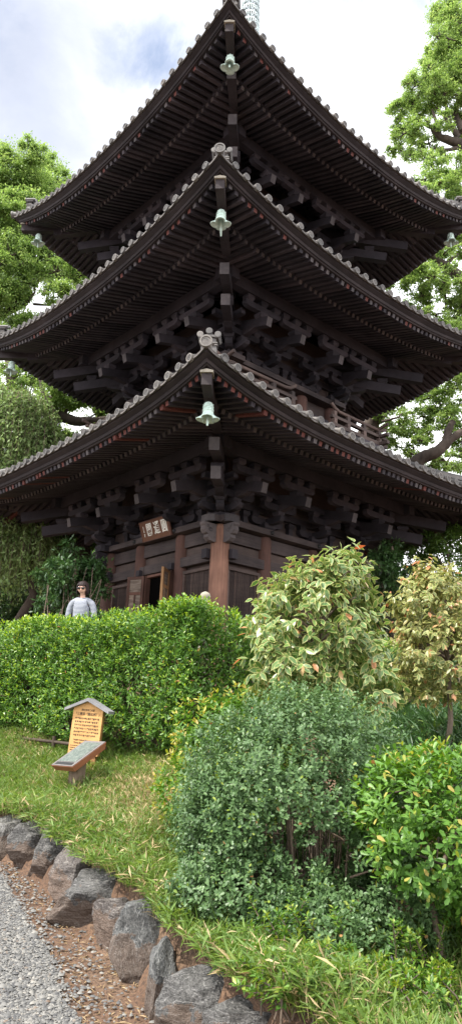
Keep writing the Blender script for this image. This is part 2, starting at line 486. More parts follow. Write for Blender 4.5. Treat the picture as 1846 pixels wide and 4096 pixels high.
    for k in range(4):
        for u in us:
            au = abs(u); red = rr.random() < (.36 if ti == 0 else .22)
            col = 2 if rr.random() < .16 and red and ti == 0 else 0
            mats = [col, 2 if red else (1 if rr.random() < .5 else 0), col, col, col, col]
            hz = zc-.34 + upl(t, u/he)
            o_in = max(ko-.1, au+.04); q = (o_in-ko)/(he-ko)
            zin = (zk+.1) + (zc-.34-zk-.1)*q + (upl(t, u/ko)*.5*(1-q) + upl(t, u/he)*q if au < ko else S*(.5+.5*q))
            jx, jl = rr.uniform(-.008, .008), rr.uniform(-.014, .008)
            RAFT.append((ti, k, u, 'h', (u+jx, -o_in, zin), (u+jx*.5, -he-jl, hz+rr.uniform(-.005, .005)), mats))
            if au < ko-.05:
                o_in = max(a+.1, au+.05)
                zo = zk + upl(t, u/ko)*.5
                if o_in <= po: zin = pt + (po-o_in)*.36; 
                else:
                    q = (o_in-po)/(ko-po); zin = pt + (zk-pt)*q + S*.5*q
                RAFT.append((ti, k, u, 'j', (u, -o_in, zin), (u, -ko-.03, zo), [0, 1, 0, 0, 0, 0]))
    # hip rafters
    for k in range(4):
        mb = MB(SIDE(k)); zt = zc+S
        mb.beam((-a, -a, pt+(po-a)*.36-.12), (-ko-.12, -ko-.12, zk+.5*S-.12), .2, .3, [0,1,0,0,0,0])
        hr = mb.build('hip_rafter', [M['dark2'], M['greyend']], PAG)
        n0, n1 = ko-.25, e-.225
        mb = MB(SIDE(k)); mb.beam((-n0, -n0, zt-.60), (-n1, -n1, zt-.57), .17, .215, [0,0,0,0,0,0])
        mb.build('flying_hip', [M['fascia'], M['greyend']], hr)
        mb = MB(SIDE(k)); n2 = n1+.012
        cx = np.array([-n2, -n2, zt-.36]); D = np.array([-1,-1,0])/math.sqrt(2); P = np.array([1,-1,0])/math.sqrt(2)
        mb.prism([(-.11, 0), (.11, 0), (.11, .035), (0, .062), (-.11, .035)], cx - D*.13, P, EZ, D, .30)
        mb.build('hip_cap', M['copper'], hr)
    # --- tiled roof
    def rz(u, o):
        q = (e-o)/(e-oi); base = zc+.0 + (zi-zc)*(.66*q+.34*q*q)
        return base + S*min(1, abs(u)/max(o, .01))**t['p']*max(0, 1-q)**1.35
    mb = MB()
    for k in range(4):
        mb.T = SIDE(k)
        NU, NO = 41, 9; V = []
        for io in range(NO):
            o = e-.02+(oi-e+.02)*io/(NO-1)
            for iu in range(NU):
                r = -1+2*iu/(NU-1); V.append((r*o, -o, rz(r*o, o)-.03))
        mb.add(V, [(i*NU+j, i*NU+j+1, (i+1)*NU+j+1, (i+1)*NU+j) for i in range(NO-1) for j in range(NU-1)], 0, True)
        n = int(round(2*(e-.38)/.296))+1; p_ = 2*(e-.38)/(n-1)
        for i in range(-1, n):
            u = -e+.38+p_*i; d0 = max(oi, abs(u)+.02)
            pts = []
            for q in (0, .12, .3, .55, .8, 1.0):
                o = e+.03+(d0-e-.03)*q
                if d0 > e-.1 and q not in (0, 1.0): continue
                pts.append((u, -o, rz(u, min(o, e))+.005))
            # cover tile ending in a disc at the eave; the first length points level
            ju, jz = RJ.uniform(-.009, .009), RJ.uniform(-.007, .007); u += ju
            pts = [(x+ju, y, z) for x, y, z in pts]; pts[0] = (u, -(e+.03), zc+upl(t, u/e)+jz)
            if i >= 0: mb.tube(pts, .058, 8, 0)
            # pan tile lip sagging between the discs
            if True:
                V = []; u0_, u1_ = (u, u+p_) if 0 <= i < n-1 else ((-e, -e+.38) if i < 0 else (e-.38, e))
                for q in range(6):
                    uu = u0_+(u1_-u0_)*q/5; sag = .035*(1-(2*q/5-1)**2)
                    zz = zc+upl(t, uu/e)-.01-sag
                    V += [(uu, -(e+.012), zz), (uu, -(e+.012), zz-.035), (uu, -(e-.2), zz+.11)]
                F = []
                for q in range(5): F += [(q*3, q*3+3, q*3+4, q*3+1), (q*3+2, q*3+5, q*3+3, q*3)]
                mb.add(V, F, 2)
            # disc with raised rim and three swirling commas
            if i >= 0:
                near = True
                c = np.array([u, -(e+.03), zc+upl(t, u/e)+jz]); R1 = .077*RJ.uniform(.95, 1.04)
                ring = []; nn = 16
                for r_, dz in ((.058, -.05), (R1, -.045), (R1, .012), (R1*.76, .012), (R1*.72, .0)):
                    for x in range(nn):
                        an = 2*PI*x/nn; ring.append(c + np.array([r_*math.cos(an), -dz, r_*math.sin(an)]))
                F = [(q*nn+x, q*nn+(x+1) % nn, (q+1)*nn+(x+1) % nn, (q+1)*nn+x) for q in range(4) for x in range(nn)]
                mb.add(ring, F, 1, False)
                mb.add(ring[-nn:], [tuple(range(nn))], 0)
                for w in range(3):
                    V = []; 
                    for q in range(7):
                        th = w*2*PI/3 + q/6*2.6; r0 = .012+q/6*.038; wd = .017*(1-q/6)+.004
                        for s in (-1, 1): V.append(c + np.array([(r0+s*wd*.6)*math.cos(th), -.006, (r0+s*wd*.6)*math.sin(th)]))
                    mb.add(V, [(2*q, 2*q+1, 2*q+3, 2*q+2) for q in range(6)], 1)
        # corner disc (larger) at the tip of each hip
        c = np.array([-e-.02, -e-.02, zc+S+.03]); D = np.array([-1,-1,0])/math.sqrt(2); P = np.array([1,-1,0])/math.sqrt(2)
        mb.lathe([(.0, -.4), (.085, -.4), (.085, -.03), (.105, -.02), (.105, .03), (.08, .03), (.075, .015), (0, .015)], 20, c, 1, False, ax=(P, EZ, D))
        for w in range(3):
            V = []
            for q in range(7):
                th = w*2*PI/3 + q/6*2.6; r0 = .014+q/6*.048; wd = .02*(1-q/6)+.005
                for s in (-1, 1): V.append(c + D*.024 + (P*math.cos(th)+EZ*math.sin(th))*(r0+s*wd*.6))
            mb.add(V, [(2*q, 2*q+1, 2*q+3, 2*q+2) for q in range(6)], 1)
    roof = mb.build('tiled_roof', [M['tile'], M['tilerim'], M['tilebed']], PAG)
    for k in range(4):
        mb = MB(SIDE(k)); D = np.array([-1,-1,0])/math.sqrt(2); P = np.array([1,-1,0])/math.sqrt(2)
        oa = e-.42
        pr = [(-o, -o, rz(o, o)-.02) for o in np.linspace(oa, oi, 9)]
        for i in range(8): mb.beam(pr[i+1], pr[i], .2, .24)
        pt_ = [(x, y, z+.25) for x, y, z in pr]; mb.tube(pt_, .08, 8)
        for s in (-1, 1):
            for hh in (.08, .16): mb.tube([np.array(q)+P*s*.1+EZ*hh for q in pr], .022, 5)
        mb.build('hip_ridge', M['tile'], roof)
        # ornamental ridge end: stepped body, concave cap, three round-ended tiles
        mb = MB(SIDE(k)); c = np.array([-oa-.08, -oa-.08, rz(oa, oa)+.0])
        n0_ = len(mb.v)
        mb.prism([(-.155, 0), (.155, 0), (.15, .12), (.135, .3), (0, .345), (-.135, .3), (-.15, .12)], c, P, EZ, D, .16)
        for zz in (.155, .2):
            mb.prism([(-.165, zz), (.165, zz), (.165, zz+.022), (0, zz+.04), (-.165, zz+.022)], c+D*.02, P, EZ, D, .16)
        mb.prism([(-.19, .3), (0, .345), (.19, .3), (.2, .335), (.08, .37), (0, .385), (-.08, .37), (-.2, .335)], c+D*.0, P, EZ, D, .24)
        for s, hh in ((-.17, .375), (0, .45), (.17, .375)):
            cc = c + P*s + EZ*hh
            mb.lathe([(0, -.2), (.052, -.2), (.052, .1), (.064, .105), (.064, .135), (.048, .137), (0, .137)], 14, cc, 0, False, ax=(P, EZ, D))
        for q in range(n0_, len(mb.v)):
            w_ = c@mb.T[0].T+mb.T[1]; mb.v[q] = w_+(mb.v[q]-w_)*.88
        mb.build('ridge_end_tile', M['tile'], roof)
    t['rz'] = rz

RJ = random.Random(17)
RAFT = []
for t in TIERS: tier(t)
# one hundred rafters stand as parts (the lower eave, where they show largest), the rest as one part
cand = [r for r in RAFT if r[0] == 0 and r[3] == 'h' and ((r[1] == 0 and r[2] < 2.6) or (r[1] == 3 and r[2] > -2.6))][:100]
ids = set(id(r) for r in cand)
for r in cand:
    mb = MB(SIDE(r[1])); mb.beam(r[4], r[5], RW, RH, r[6]); mb.build('rafter', [M['dark2'], M['greyend'], M['red']], PAG)
mb = MB()
for r in RAFT:
    if id(r) in ids: continue
    mb.T = SIDE(r[1]); mb.beam(r[4], r[5], RW, RH, r[6])
struct(mb.build('rafter', [M['dark2'], M['greyend'], M['red']], PAG), 'stuff')

# --- ground storey details
t = TIERS[0]; a, b, zd = t['a'], t['b'], t['zd']
for k in range(4):
    j = .003*(k % 2)
    mb = MB(SIDE(k)); mb.box((-a-.02, -a-.11+j, 3.62+j), (a+.02, -a+.05, 3.83+j)); mb.build('rail_beam', M['beam'], PAG) if k != 3 else None
    if k == 3:
        for x0, x1 in ((-a-.02, -.5), (.5, a+.02), (-.5, .5)):
            mb = MB(SIDE(k))
            if x1-x0 > 1.1 or abs(x0) != .5 or abs(x1) != .5:
                mb.box((x0, -a-.11+j, 3.62+j), (x1, -a+.05, 3.83+j))
            else: mb.box((x0, -a-.1+j, 3.63+j), (x1, -a+.05, 3.84+j))
            mb.build('rail_beam', M['beam'], PAG)
    mb = MB(SIDE(k)); mb.box((-a, -a-.045, 4.07), (a, -a+.07, 4.36)); mb.build('tie_beam', M['beam'], PAG)
    mb = MB(SIDE(k)); mb.box((-a, -a+.015, 3.86), (a, -a+.07, 4.04)); mb.build('upper_board', M['panel'], PAG)
    for x0, x1 in ((-a+.2, -b-.16), (b+.16, a-.2)):
        mb = MB(SIDE(k))
        mb.box((x0, -a-.06, 3.46), (x1, -a+.04, 3.53)); mb.box((x0, -a-.06, .95), (x1, -a+.04, 1.05))
        mb.box((x0, -a-.05, 1.05), (x0+.06, -a+.04, 3.46)); mb.box((x1-.06, -a-.05, 1.05), (x1, -a+.04, 3.46))
        w = .03; n = int((x1-x0-.14)/(w*1.75))
        for i in range(n):
            u = x0+.075+(x1-x0-.15)*(i+.5)/n; mb.prism([(-w/2, 0), (0, -w*.6), (w/2, 0)], (u, -a-.01, 2.25), EX, EY, EZ, 2.42)
        mb.build('lattice_window', M['panel'], PAG)
    for u in (-a, a):                                # tenon heads beside the corner pillars
        mb = MB(SIDE(k)); s = -1 if u > 0 else 1
        mb.box((u+s*.2-.08, -a-.27, 3.66), (u+s*.2+.08, -a-.113, 3.86)); mb.build('tenon_head', M['dark'], PAG)
    for u in (-b, b):
        mb = MB(SIDE(k)); mb.lathe([(0, .05), (.03, .045), (.048, .02), (.052, 0)], 12, (u, -a-.24, zd-.065), ax=(EX, EZ, -EY)); mb.build('nail_boss', M['iron'], PAG)
    if k != 3:
        mb = MB(SIDE(k)); mb.box((-b+.16, -a-.03, 1.0), (b-.16, -a+.04, 3.6)); mb.box((-.02, -a-.05, 1.0), (.02, -a-.03, 3.6))
        for u in (-.55, -.08, .08, .55): mb.box((u-.04, -a-.045, 1.05), (u+.04, -a-.03, 3.55))
        mb.build('door', M['panel'], PAG)
# corner capitals: crossed plate with carved noses
for k in range(4):
    mb = MB(SIDE(k))
    for dr, pr, jj in ((-EX, EY, 0), (-EY, EX, .004)):
        poly = [(.36, -.2), (.44, -.13), (.46, 0), (.44, .13), (.36, .2), (-.42, .22), (-.42, -.22)]
        mb.prism([(x, y) for x, y in poly], np.array([-a, -a, zd-.055+jj]), dr, pr, EZ, .15+jj)
        sc = [(0, -.02), (0, -.4), (.1, -.42), (.2, -.4), (.27, -.34), (.25, -.27), (.31, -.25), (.36, -.18), (.345, -.1), (.38, -.06), (.38, -.02)]
        mb.prism(sc, np.array([-a, -a, zd-.13])+dr*.14, dr, EZ, pr, .15)
        for rr_, cx, cz in ((.05, .2, -.17), (.03, .27, -.1)):
            for sd in (-1, 1):
                pts = [np.array([-a, -a, zd-.13])+dr*(.14+cx+rr_*math.cos(x)*(1-x/14))+EZ*(cz+rr_*math.sin(x)*(1-x/14))+pr*sd*.077 for x in np.linspace(0, 8, 16)]
                mb.tube(pts, .009, 4)
    mb.build('carved_capital', M['greyend' if k == 0 else 'dark'], PAG)
# door on the left face (side 3): sheet painted black for the unlit inside, frame and two leaves standing open
K = SIDE(3)
mb = MB(K); mb.box((-.42, -a+.045, 1.0), (.42, -a+.058, 3.60)); mb.build('doorway_dark_sheet', M['black'], PAG)
mb = MB(K)
for u0, u1 in ((-.56, -.43), (.43, .56)): mb.box((u0, -a-.07, 1.0), (u1, -a+.06, 3.615))
mb.box((-.43, -a-.05, 3.56), (.43, -a+.06, 3.617)); mb.build('door_frame', M['doorframe'], PAG)
for u in (-.62, .62):
    mb = MB(K); mb.box((u-.07, -a-.2, 3.60), (u+.07, -a-.113, 3.74)); mb.build('hinge_block', M['dark'], PAG)
def leaf(h, ang, fm='doorframe'):
    """door leaf hinged at (h, wall), swung so that it points along ang in the (u, outward) plane"""
    d = np.array([math.cos(ang), -math.sin(ang), 0]); nrm = np.array([d[1], -d[0], 0]); c = np.array([h, -a-.09, 0])
    f = MB(K); L = .46
    def bx(mb, x0, x1, z0, z1, th, off=0, mat=0):
        V = []
        for z in (z0, z1):
            for x, y in ((x0, off-th/2), (x1, off-th/2), (x1, off+th/2), (x0, off+th/2)): V.append(c+d*x+nrm*y+EZ*z)
        mb.add(V, MB.BOXF, mat)
    bx(f, 0, .07, 1.05, 3.6, .055); bx(f, L-.07, L, 1.05, 3.6, .055, 0, [0, 0, 0, 1, 0, 0])
    for z in (1.05, 1.95, 2.0, 2.62, 3.16, 3.53): bx(f, .07, L-.07, z, z+.07, .05)
    bx(f, L/2-.02, L/2+.02, 2.69, 3.16, .045)
    o = f.build('door_leaf', [M[fm], M['dooredge']], PAG)
    p = MB(K)
    for x0, x1, z0, z1 in ((.07, L-.07, 3.23, 3.53), (.07, L/2-.02, 2.69, 3.16), (L/2+.02, L-.07, 2.69, 3.16), (.07, L-.07, 2.07, 2.62), (.07, L-.07, 1.12, 1.95)): bx(p, x0, x1, z0, z1, .02)
    p.build('door_panel', M['doorpanel'], o)
leaf(.47, math.radians(55), 'dooredge'); leaf(-.47, math.radians(158))
# --- upper storeys: balconies
for t, bo, zf in ((TIERS[1], 2.7, 7.42), (TIERS[2], 2.42, 11.55)):
    mb = MB()
    for k in range(4):
        mb.T = SIDE(k); j = .003*(k % 2)
        mb.box((-bo-.12, -bo-.1, zf-.1+j), (bo+.12, -t['a'], zf+j)); mb.box((-bo+.2, -bo+.1, zf-.42), (bo-.2, -bo+.25, zf-.1))
        mb.box((-t['a'], -t['a']-.08+j, zf+.5), (t['a'], -t['a']+.03, zf+.68))
    bal = mb.build('balcony', M['dark'], PAG)
    for k in range(4):
        # the right-hand face of the middle storey has lost the middle of its railing
        runs = ((-bo, -.47), (.8, bo)) if k == 0 else ((-bo, bo),)
        j = .003*(k % 2)
        for u0, u1 in runs:
            mb = MB(SIDE(k))
            f0 = u0-.3 if u0 == -bo else u0; f1 = u1+.3 if u1 == bo else u1
            for z, h, w in ((.05, .09, .11), (.27, .075, .1)): mb.box((f0, -bo-w/2, zf+z+j), (f1, -bo+w/2, zf+z+h+j))
            pts = []
            for u in np.linspace(f0, f1, 15):
                dz = 0
                if u0 != -bo: dz += .16*max(0, 1-(u-f0)/.35)**2
                if u1 != bo: dz += .16*max(0, 1-(f1-u)/.35)**2
                if u0 == -bo: dz += .1*max(0, 1-(u-f0)/.4)**2
                if u1 == bo: dz += .1*max(0, 1-(f1-u)/.4)**2
                pts.append((u, -bo, zf+.5+j+dz))
            mb.tube(pts, .045, 8)
            n = max(2, int((u1-u0)/.62)+1)
            for i in range(n):
                u = u0+(u1-u0)*i/(n-1)
                if u0 != -bo and i == 0: u += .12
                if u1 != bo and i == n-1: u -= .12
                mb.box((u-.055, -bo-.056, zf+.14), (u+.055, -bo+.056, zf+.27)); mb.box((u-.05, -bo-.051, zf+.345), (u+.05, -bo+.051, zf+.46))
            mb.build('railing', M['panel'], bal)
        for u in (-t['b'], t['b'], -.05):
            mb = MB(SIDE(k)); mb.lathe([(0, .05), (.03, .045), (.048, .02), (.052, 0)], 12, (u, -t['a']-.083, zf+.59), ax=(EX, EZ, -EY)); mb.build('nail_boss', M['iron'], PAG)
# --- finial above the top roof
mb = MB(T0); mb.box((-.5, -.5, 17.1), (.5, .5, 17.75)); mb.lathe([(.42, 17.75), (.4, 17.95), (.2, 18.15), (.3, 18.3), (.42, 18.4), (.05, 18.42)], 20)
mb.lathe([(.045, 18.4), (.045, 25.5)], 10)
fin = mb.build('finial', M['finial'], PAG)
for i in range(13):
    z = 21.55+i*.28; r = .3-.006*i; mb = MB(T0)
    mb.lathe([(r, z), (r, z+(.13 if i == 0 else .06)), (r-.03, z+(.13 if i == 0 else .06)), (r-.03, z), (r, z)], 26)
    for x in range(8):
        an = x*PI/4; mb.tube([(0, 0, z+.03), ((r-.02)*math.cos(an), (r-.02)*math.sin(an), z+.03)], .012, 5)
    for x in range(26):
        an = 2*PI*x/26; p = np.array([r*math.cos(an), r*math.sin(an), z])
        mb.tube([p, p*np.array([1.03, 1.03, 1])-EZ*.09, p*np.array([1.0, 1.0, 1])-EZ*.17], [.01, .022, .006], 5)
    mb.build('finial_ring', M['finial'], fin)
# stone base below the hedge line
mb = MB(T0); mb.box((-3.0, -3.0, TERR-CAMZ-.3), (3.0, 3.0, TERR-CAMZ+.12)); mb.box((-2.6, -2.6, TERR-CAMZ+.12), (2.6, 2.6, TERR-CAMZ+.16))
M['stone'] = plain('grey_granite', (.3,.29,.27), .8, .25, 14)
mb.build('stone_base', M['stone'], PAG)

# ------------------------------------------------------------------ wind bells
def wind_bell(x, y, z, label, rz=0, swing=.2):
    """z = top of the hook; bronze bell with a four-lobed flare and a hanging tongue"""
    b = thing('wind_bell', label, 'wind bell', (x, y, z), rz, 'bronze wind bells under the eave corners')
    mb = MB()
    prof = [(.0, -.09), (.045, -.092), (.062, -.103), (.073, -.125), (.079, -.15), (.081, -.168), (.093, -.172), (.093, -.186), (.083, -.19),
            (.086, -.235), (.098, -.239), (.098, -.254), (.089, -.258), (.092, -.29), (.104, -.318), (.15, -.35), (.205, -.372), (.2, -.379), (.14, -.362), (.09, -.325), (.082, -.25), (.06, -.13), (0, -.12)]
    def fr(r, zz, an, i):
        if zz < -.29 and 12 < i < 20:
            q = min(1, (-.29-zz)/.085); lob = abs(math.cos(2*an))**.6
            return r*(1-.38*q*(1-lob)), zz - q*.03*(1-lob) - q*.02
        return r, zz
    mb.lathe(prof, 40, fr=fr)
    for zz, n_ in ((-.135, 8), (-.155, 8)):
        for i in range(n_):
            an = 2*PI*(i+.5*(zz < -.14))/n_; r = .08
            mb.lathe([(0, .012), (.009, .008), (.011, 0)], 6, (r*math.cos(an), r*math.sin(an), zz), ax=(np.array([-math.sin(an), math.cos(an), 0]), EZ, np.array([math.cos(an), math.sin(an), 0])))
    for i in range(16):
        an = 2*PI*i/16; s = .05 if i % 2 else -.05
        p0 = np.array([.089*math.cos(an-.16), .089*math.sin(an-.16), -.212-s*.35]); p1 = np.array([.089*math.cos(an+.16), .089*math.sin(an+.16), -.212+s*.35])
        mb.tube([p0, p1], .004, 4)
    mb.build('bell_body', M['bell'], b)
    mb = MB(); mb.tube([(0, 0, .03), (.008, 0, -.03), (-.006, 0, -.06), (0, 0, -.1)], .009, 6); mb.build('hook', M['iron'], b)
    mb = MB(); mb.tube([(0, 0, -.13), (.02*swing, 0, -.24), (.1*swing, 0, -.33)], .007, 5)
    P = [np.array([.1*swing, 0, -.33]), np.array([.2*swing, .0, -.40]), np.array([.33*swing, .0, -.47]), np.array([.55*swing, .0, -.53])]
    mb.tube(P, [.012, .022, .022, .014], 8); mb.build('tongue', M['bell'], b)
    return b
cT, sT = math.cos(.72123), math.sin(.72123)
def bellpos(t, sx, sy):
    o = t['e']-.5965; lx, ly = sx*o, sy*o
    return (-.0163+lx*cT-ly*sT, 18.634+lx*sT+ly*cT, CAMZ + t['zc']+t['S']-.56)
for ti, sx, sy, lab, sw in ((0, -1, -1, 'largest pale green bronze bell, under the near corner of the lowest eave', -.05), (1, -1, -1, 'pale green bronze bell under the near corner of the middle eave', .35),
                            (2, -1, -1, 'small pale green bronze bell under the near corner of the topmost eave against dark rafters', -.25), (2, -1, 1, 'bronze bell under the far left tip of the topmost eave in front of bright leaves', .05),
                            (2, 1, -1, 'bronze bell under the far right tip of the topmost eave beside a tree limb', .05), (1, -1, 1, 'bronze bell under the left tip of the middle eave above the weeping tree', .05)):
    wind_bell(*bellpos(TIERS[ti], sx, sy), lab, .72+PI/4, sw)

# ------------------------------------------------------------------ name plaque
def text_mesh(body, size, mat, parent, name, loc, rot, off=0, ext=.004, align='CENTER'):
    cu = bpy.data.curves.new(name, 'FONT'); cu.body = body; cu.size = size; cu.extrude = ext; cu.offset = off
    cu.align_x = align; cu.align_y = 'CENTER'
    tmp = bpy.data.objects.new('tmp', cu); COL.objects.link(tmp)
    dg = bpy.context.evaluated_depsgraph_get(); me = bpy.data.meshes.new_from_object(tmp.evaluated_get(dg))
    bpy.data.objects.remove(tmp); bpy.data.curves.remove(cu)
    me.materials.clear(); me.materials.append(mat)
    o = link(name, me, parent); o.location = loc; o.rotation_euler = rot
    return o
W_, H_ = 1.05, .44
pq_l = np.array([-2.38, -.2, 4.60])              # pagoda frame, eye-level heights
px, py = pq_l[0]*cT-pq_l[1]*sT-.0163, pq_l[0]*sT+pq_l[1]*cT+18.634
pl = thing('name_plaque', 'brown wooden name board with white brush characters above the open door', 'plaque', (px, py, CAMZ+pq_l[2]-.22), .72123-PI/2)
tilt = MB((np.array(Matrix.Rotation(math.radians(20), 3, 'X')), np.array([0, 0, 0.])))
tilt.box((-W_/2, -.02, 0), (W_/2, .02, H_)); tilt.build('board', M['plaque'], pl)
fr_ = MB(tilt.T)
fr_.box((-W_/2-.02, -.028, -.02), (W_/2+.02, .024, -.0005)); fr_.box((-W_/2-.02, -.028, H_+.0005), (W_/2+.02, .024, H_+.02))
fr_.box((-W_/2-.02, -.028, -.0003), (-W_/2-.0005, .024, H_+.0003)); fr_.box((W_/2+.0005, -.028, -.0003), (W_/2+.02, .024, H_+.0003))
fr_.build('frame', M['doorframe'], pl)
Rt = Matrix.Rotation(math.radians(20), 4, 'X')
for ch, x in (('閣', -.20), ('通', .09), ('圓', .37)):
    p = Rt @ Vector((x, -.026, H_/2)); o = text_mesh(ch, .255, M['white'], pl, 'character', p, (math.radians(110), 0, 0), .0035)
    o.scale = (.86, 1.25, 1)
sg = MB((np.array(Rt.to_3x3()), np.array([0, 0, 0.])))
for q, (x0, z0, x1, z1) in enumerate(((-.43,.34,-.40,.33),(-.42,.335,-.415,.29),(-.40,.30,-.425,.275),(-.42,.255,-.40,.24),(-.41,.25,-.415,.20),(-.42,.205,-.395,.21),(-.42,.165,-.40,.12),(-.40,.165,-.42,.11),(-.425,.105,-.395,.10))):
    sg.tube([(x0, -.024, z0), ((x0+x1)/2+.004, -.026, (z0+z1)/2), (x1, -.024, z1)], [.005, .009, .004], 5)
sg.build('signature', M['white'], pl)
# ------------------------------------------------------------------ ground
def PT(x, y):
    """the path climbs gently away from the camera"""
    y2 = y*1.3125/(1+.0625*y) if y > 5 else y
    return x*y2/y if y > 5 else x, y2
def pathz(y): return .1*np.clip(np.asarray(y, float)-5, 0, 8)
ROCKLINE = np.array([PT(*q) if q[1] > 5 else q for q in [(-9.5, 16.5), (-5.2, 14.2), (-2.7, 10.75), (-2.3, 10.1), (-1.9, 9.3), (-1.42, 8.25), (-1.05, 7.4), (-.78, 6.85), (-.48, 6.1), (-.28, 5.4), (-.02, 4.75), (.28, 4.2), (.75, 3.4), (1.6, 2.3), (5, 0), (14, -6)]])
def sdist(x, y):
    """signed distance to the row of edging rocks; positive on the bank"""
    x = np.asarray(x, float); y = np.asarray(y, float)
    best = np.full(x.shape, 1e9); sg = np.zeros(x.shape)
    for (ax, ay), (bx, by) in zip(ROCKLINE[:-1], ROCKLINE[1:]):
        vx, vy = bx-ax, by-ay; L = vx*vx+vy*vy
        q = np.clip(((x-ax)*vx+(y-ay)*vy)/L, 0, 1)
        dx, dy = x-ax-q*vx, y-ay-q*vy; d = np.hypot(dx, dy)
        c = vx*dy-vy*dx
        m = d < best; best = np.where(m, d, best); sg = np.where(m, np.where(c > 0, 1, -1), sg)
    return best*sg
CTRL = [(.45,5.5,.30),(1.3,4.9,.30),(1.6,4.2,.28),(.7,4.7,.34),(2.6,4.2,.35),(-1.735,9.9,1.05),(-1.4,9.4,.98),(-3.6,12.1,1.4),(-2.6,11.2,1.34),(-1.28,9.9,1.22),(-.5,9.1,1.16),(.42,9.4,1.4),
        (2.2,8.5,1.62),(1.3,7.2,1.1),(3.5,7.5,1.5),(3.3,12.4,2.2),(-2.5,12.9,2.42),(-5,14.5,2.0),(0,12.5,2.42),(6,11,2.4),(8,7,1.8),(-.2,7.2,.72),(.6,6.9,.78),(-.9,8.2,.85)]
for (x, y) in ROCKLINE[1:-1]: CTRL.append((x+.12, y+.1, .40+float(pathz(y))))
CT = np.array(CTRL); _A = np.hypot(CT[:, None, 0]-CT[None, :, 0], CT[:, None, 1]-CT[None, :, 1]) + np.eye(len(CT))*.02
_Wt = np.linalg.solve(_A, CT[:, 2]-1.2)
def bankz(x, y):
    x = np.asarray(x, float); y = np.asarray(y, float)
    z = np.zeros(x.shape)+1.2
    for i in range(len(CT)): z = z + _Wt[i]*np.hypot(x-CT[i, 0], y-CT[i, 1])
    far = np.clip((np.hypot(x, y-8)-6)/4, 0, 1); far = far*far*(3-2*far)
    far = np.maximum(far, np.clip((y-12.2)/.8, 0, 1)*np.clip((x+6)/2, 0, 1))
    return np.clip(z, .2, 2.6)*(1-far) + TERR*far
def ground(x, y):
    x = np.asarray(x, float); y = np.asarray(y, float)
    s = sdist(x, y); b = bankz(x, y)
    q = np.clip((s+.06)/.14, 0, 1)
    zp = .015*np.sin(x*1.7+y*.6) * np.clip(-s, 0, 1) + pathz(y)
    return zp*(1-q)+b*q
gx = np.concatenate([[-160, -90, -50, -30, -20, -14], np.arange(-10, 5.01, .14), [6, 7.5, 9, 12, 16, 22, 35, 60, 100, 160]])
gy = np.concatenate([[-60, -30, -15, -6, -2, 0, 1, 2], np.arange(2.6, 14.01, .14), [15, 16, 18, 21, 26, 34, 50, 80, 160]])
X, Y = np.meshgrid(gx, gy); Z = ground(X.ravel(), Y.ravel()) + RNG.normal(size=X.size)*.006
nx = len(gx); ii = (np.arange(len(gy)-1)[:, None]*nx + np.arange(nx-1)[None, :]).ravel()
m, nt, b = nodes('soil')
v = texco(nt)
c = ramp(nt, noise(nt, v, 2.2, 6, .65), [(.3, (.085, .046, .027)), (.52, (.14, .08, .048)), (.75, (.21, .145, .095))])
c = mixc(nt, ramp(nt, noise(nt, v, 45, 3, .7), [(.45, (0, 0, 0)), (.62, (1, 1, 1))]), c, (.06, .036, .024))
nt.links.new(c, b.inputs['Base Color']); b.inputs['Roughness'].default_value = .95
bump(nt, b, noise(nt, v, 30, 6, .7), .8, .02)
M['soil'] = m
struct(link('ground', quick_mesh('ground', np.stack([X.ravel(), Y.ravel(), Z], 1), [np.stack([ii, ii+1, ii+1+nx, ii+nx], 1)], [m], smooth=True)))
# gravel of the path: a sheet just above the soil with loose pebbles on it
GEDGE = np.array([PT(*q) if q[1] > 5 else q for q in [(-14, 14.5), (-5.6, 13.2), (-2.75, 10.0), (-2.45, 9.4), (-2.03, 8.3), (-1.62, 7.3), (-1.31, 6.5), (-1.1, 5.95), (-.92, 5.4), (-.79, 5.0), (-.63, 4.4), (-.33, 3.6), (.6, 2.2), (2.5, -.5), (9, -8)]])
def gd(x, y):
    global ROCKLINE
    keep = ROCKLINE; ROCKLINE = GEDGE; d = -sdist(x, y); ROCKLINE = keep
    return d
m, nt, b = nodes('grey_gravel'); v = texco(nt)
vo = N(nt, 'ShaderNodeTexVoronoi', i_Scale=62); nt.links.new(v, vo.inputs['Vector'])
c = ramp(nt, vo.outputs['Color'], [(.1, (.06, .06, .06)), (.45, (.14, .136, .13)), (.8, (.25, .24, .225))])
dk = ramp(nt, vo.outputs['Distance'], [(.0, (1, 1, 1)), (.75, (.9, .9, .9)), (1, (.35, .33, .3))])
nt.links.new(mixc(nt, 1, c, dk, 'MULTIPLY'), b.inputs['Base Color']); b.inputs['Roughness'].default_value = .85
iv = N(nt, 'ShaderNodeMath', operation='SUBTRACT', i_0=1.0); nt.links.new(vo.outputs['Distance'], iv.inputs[1]); bump(nt, b, iv.outputs[0], 1, .012)
M['gravel'] = m
mb = MB(); E_ = GEDGE; w = np.array([-12, -10.])
V = []; 
for i, (x, y) in enumerate(E_):
    j = .05*math.sin(i*2.3); V += [(x+j, y, .022+float(pathz(y))), (x-3, y-.5, .022+float(pathz(y-.5))), (x-14, y-2, .022+float(pathz(y-2)))]
mb.add(V, [f for i in range(len(E_)-1) for f in ((i*3, i*3+1, i*3+4, i*3+3), (i*3+1, i*3+2, i*3+5, i*3+4))])
struct(mb.build('gravel_path', m))
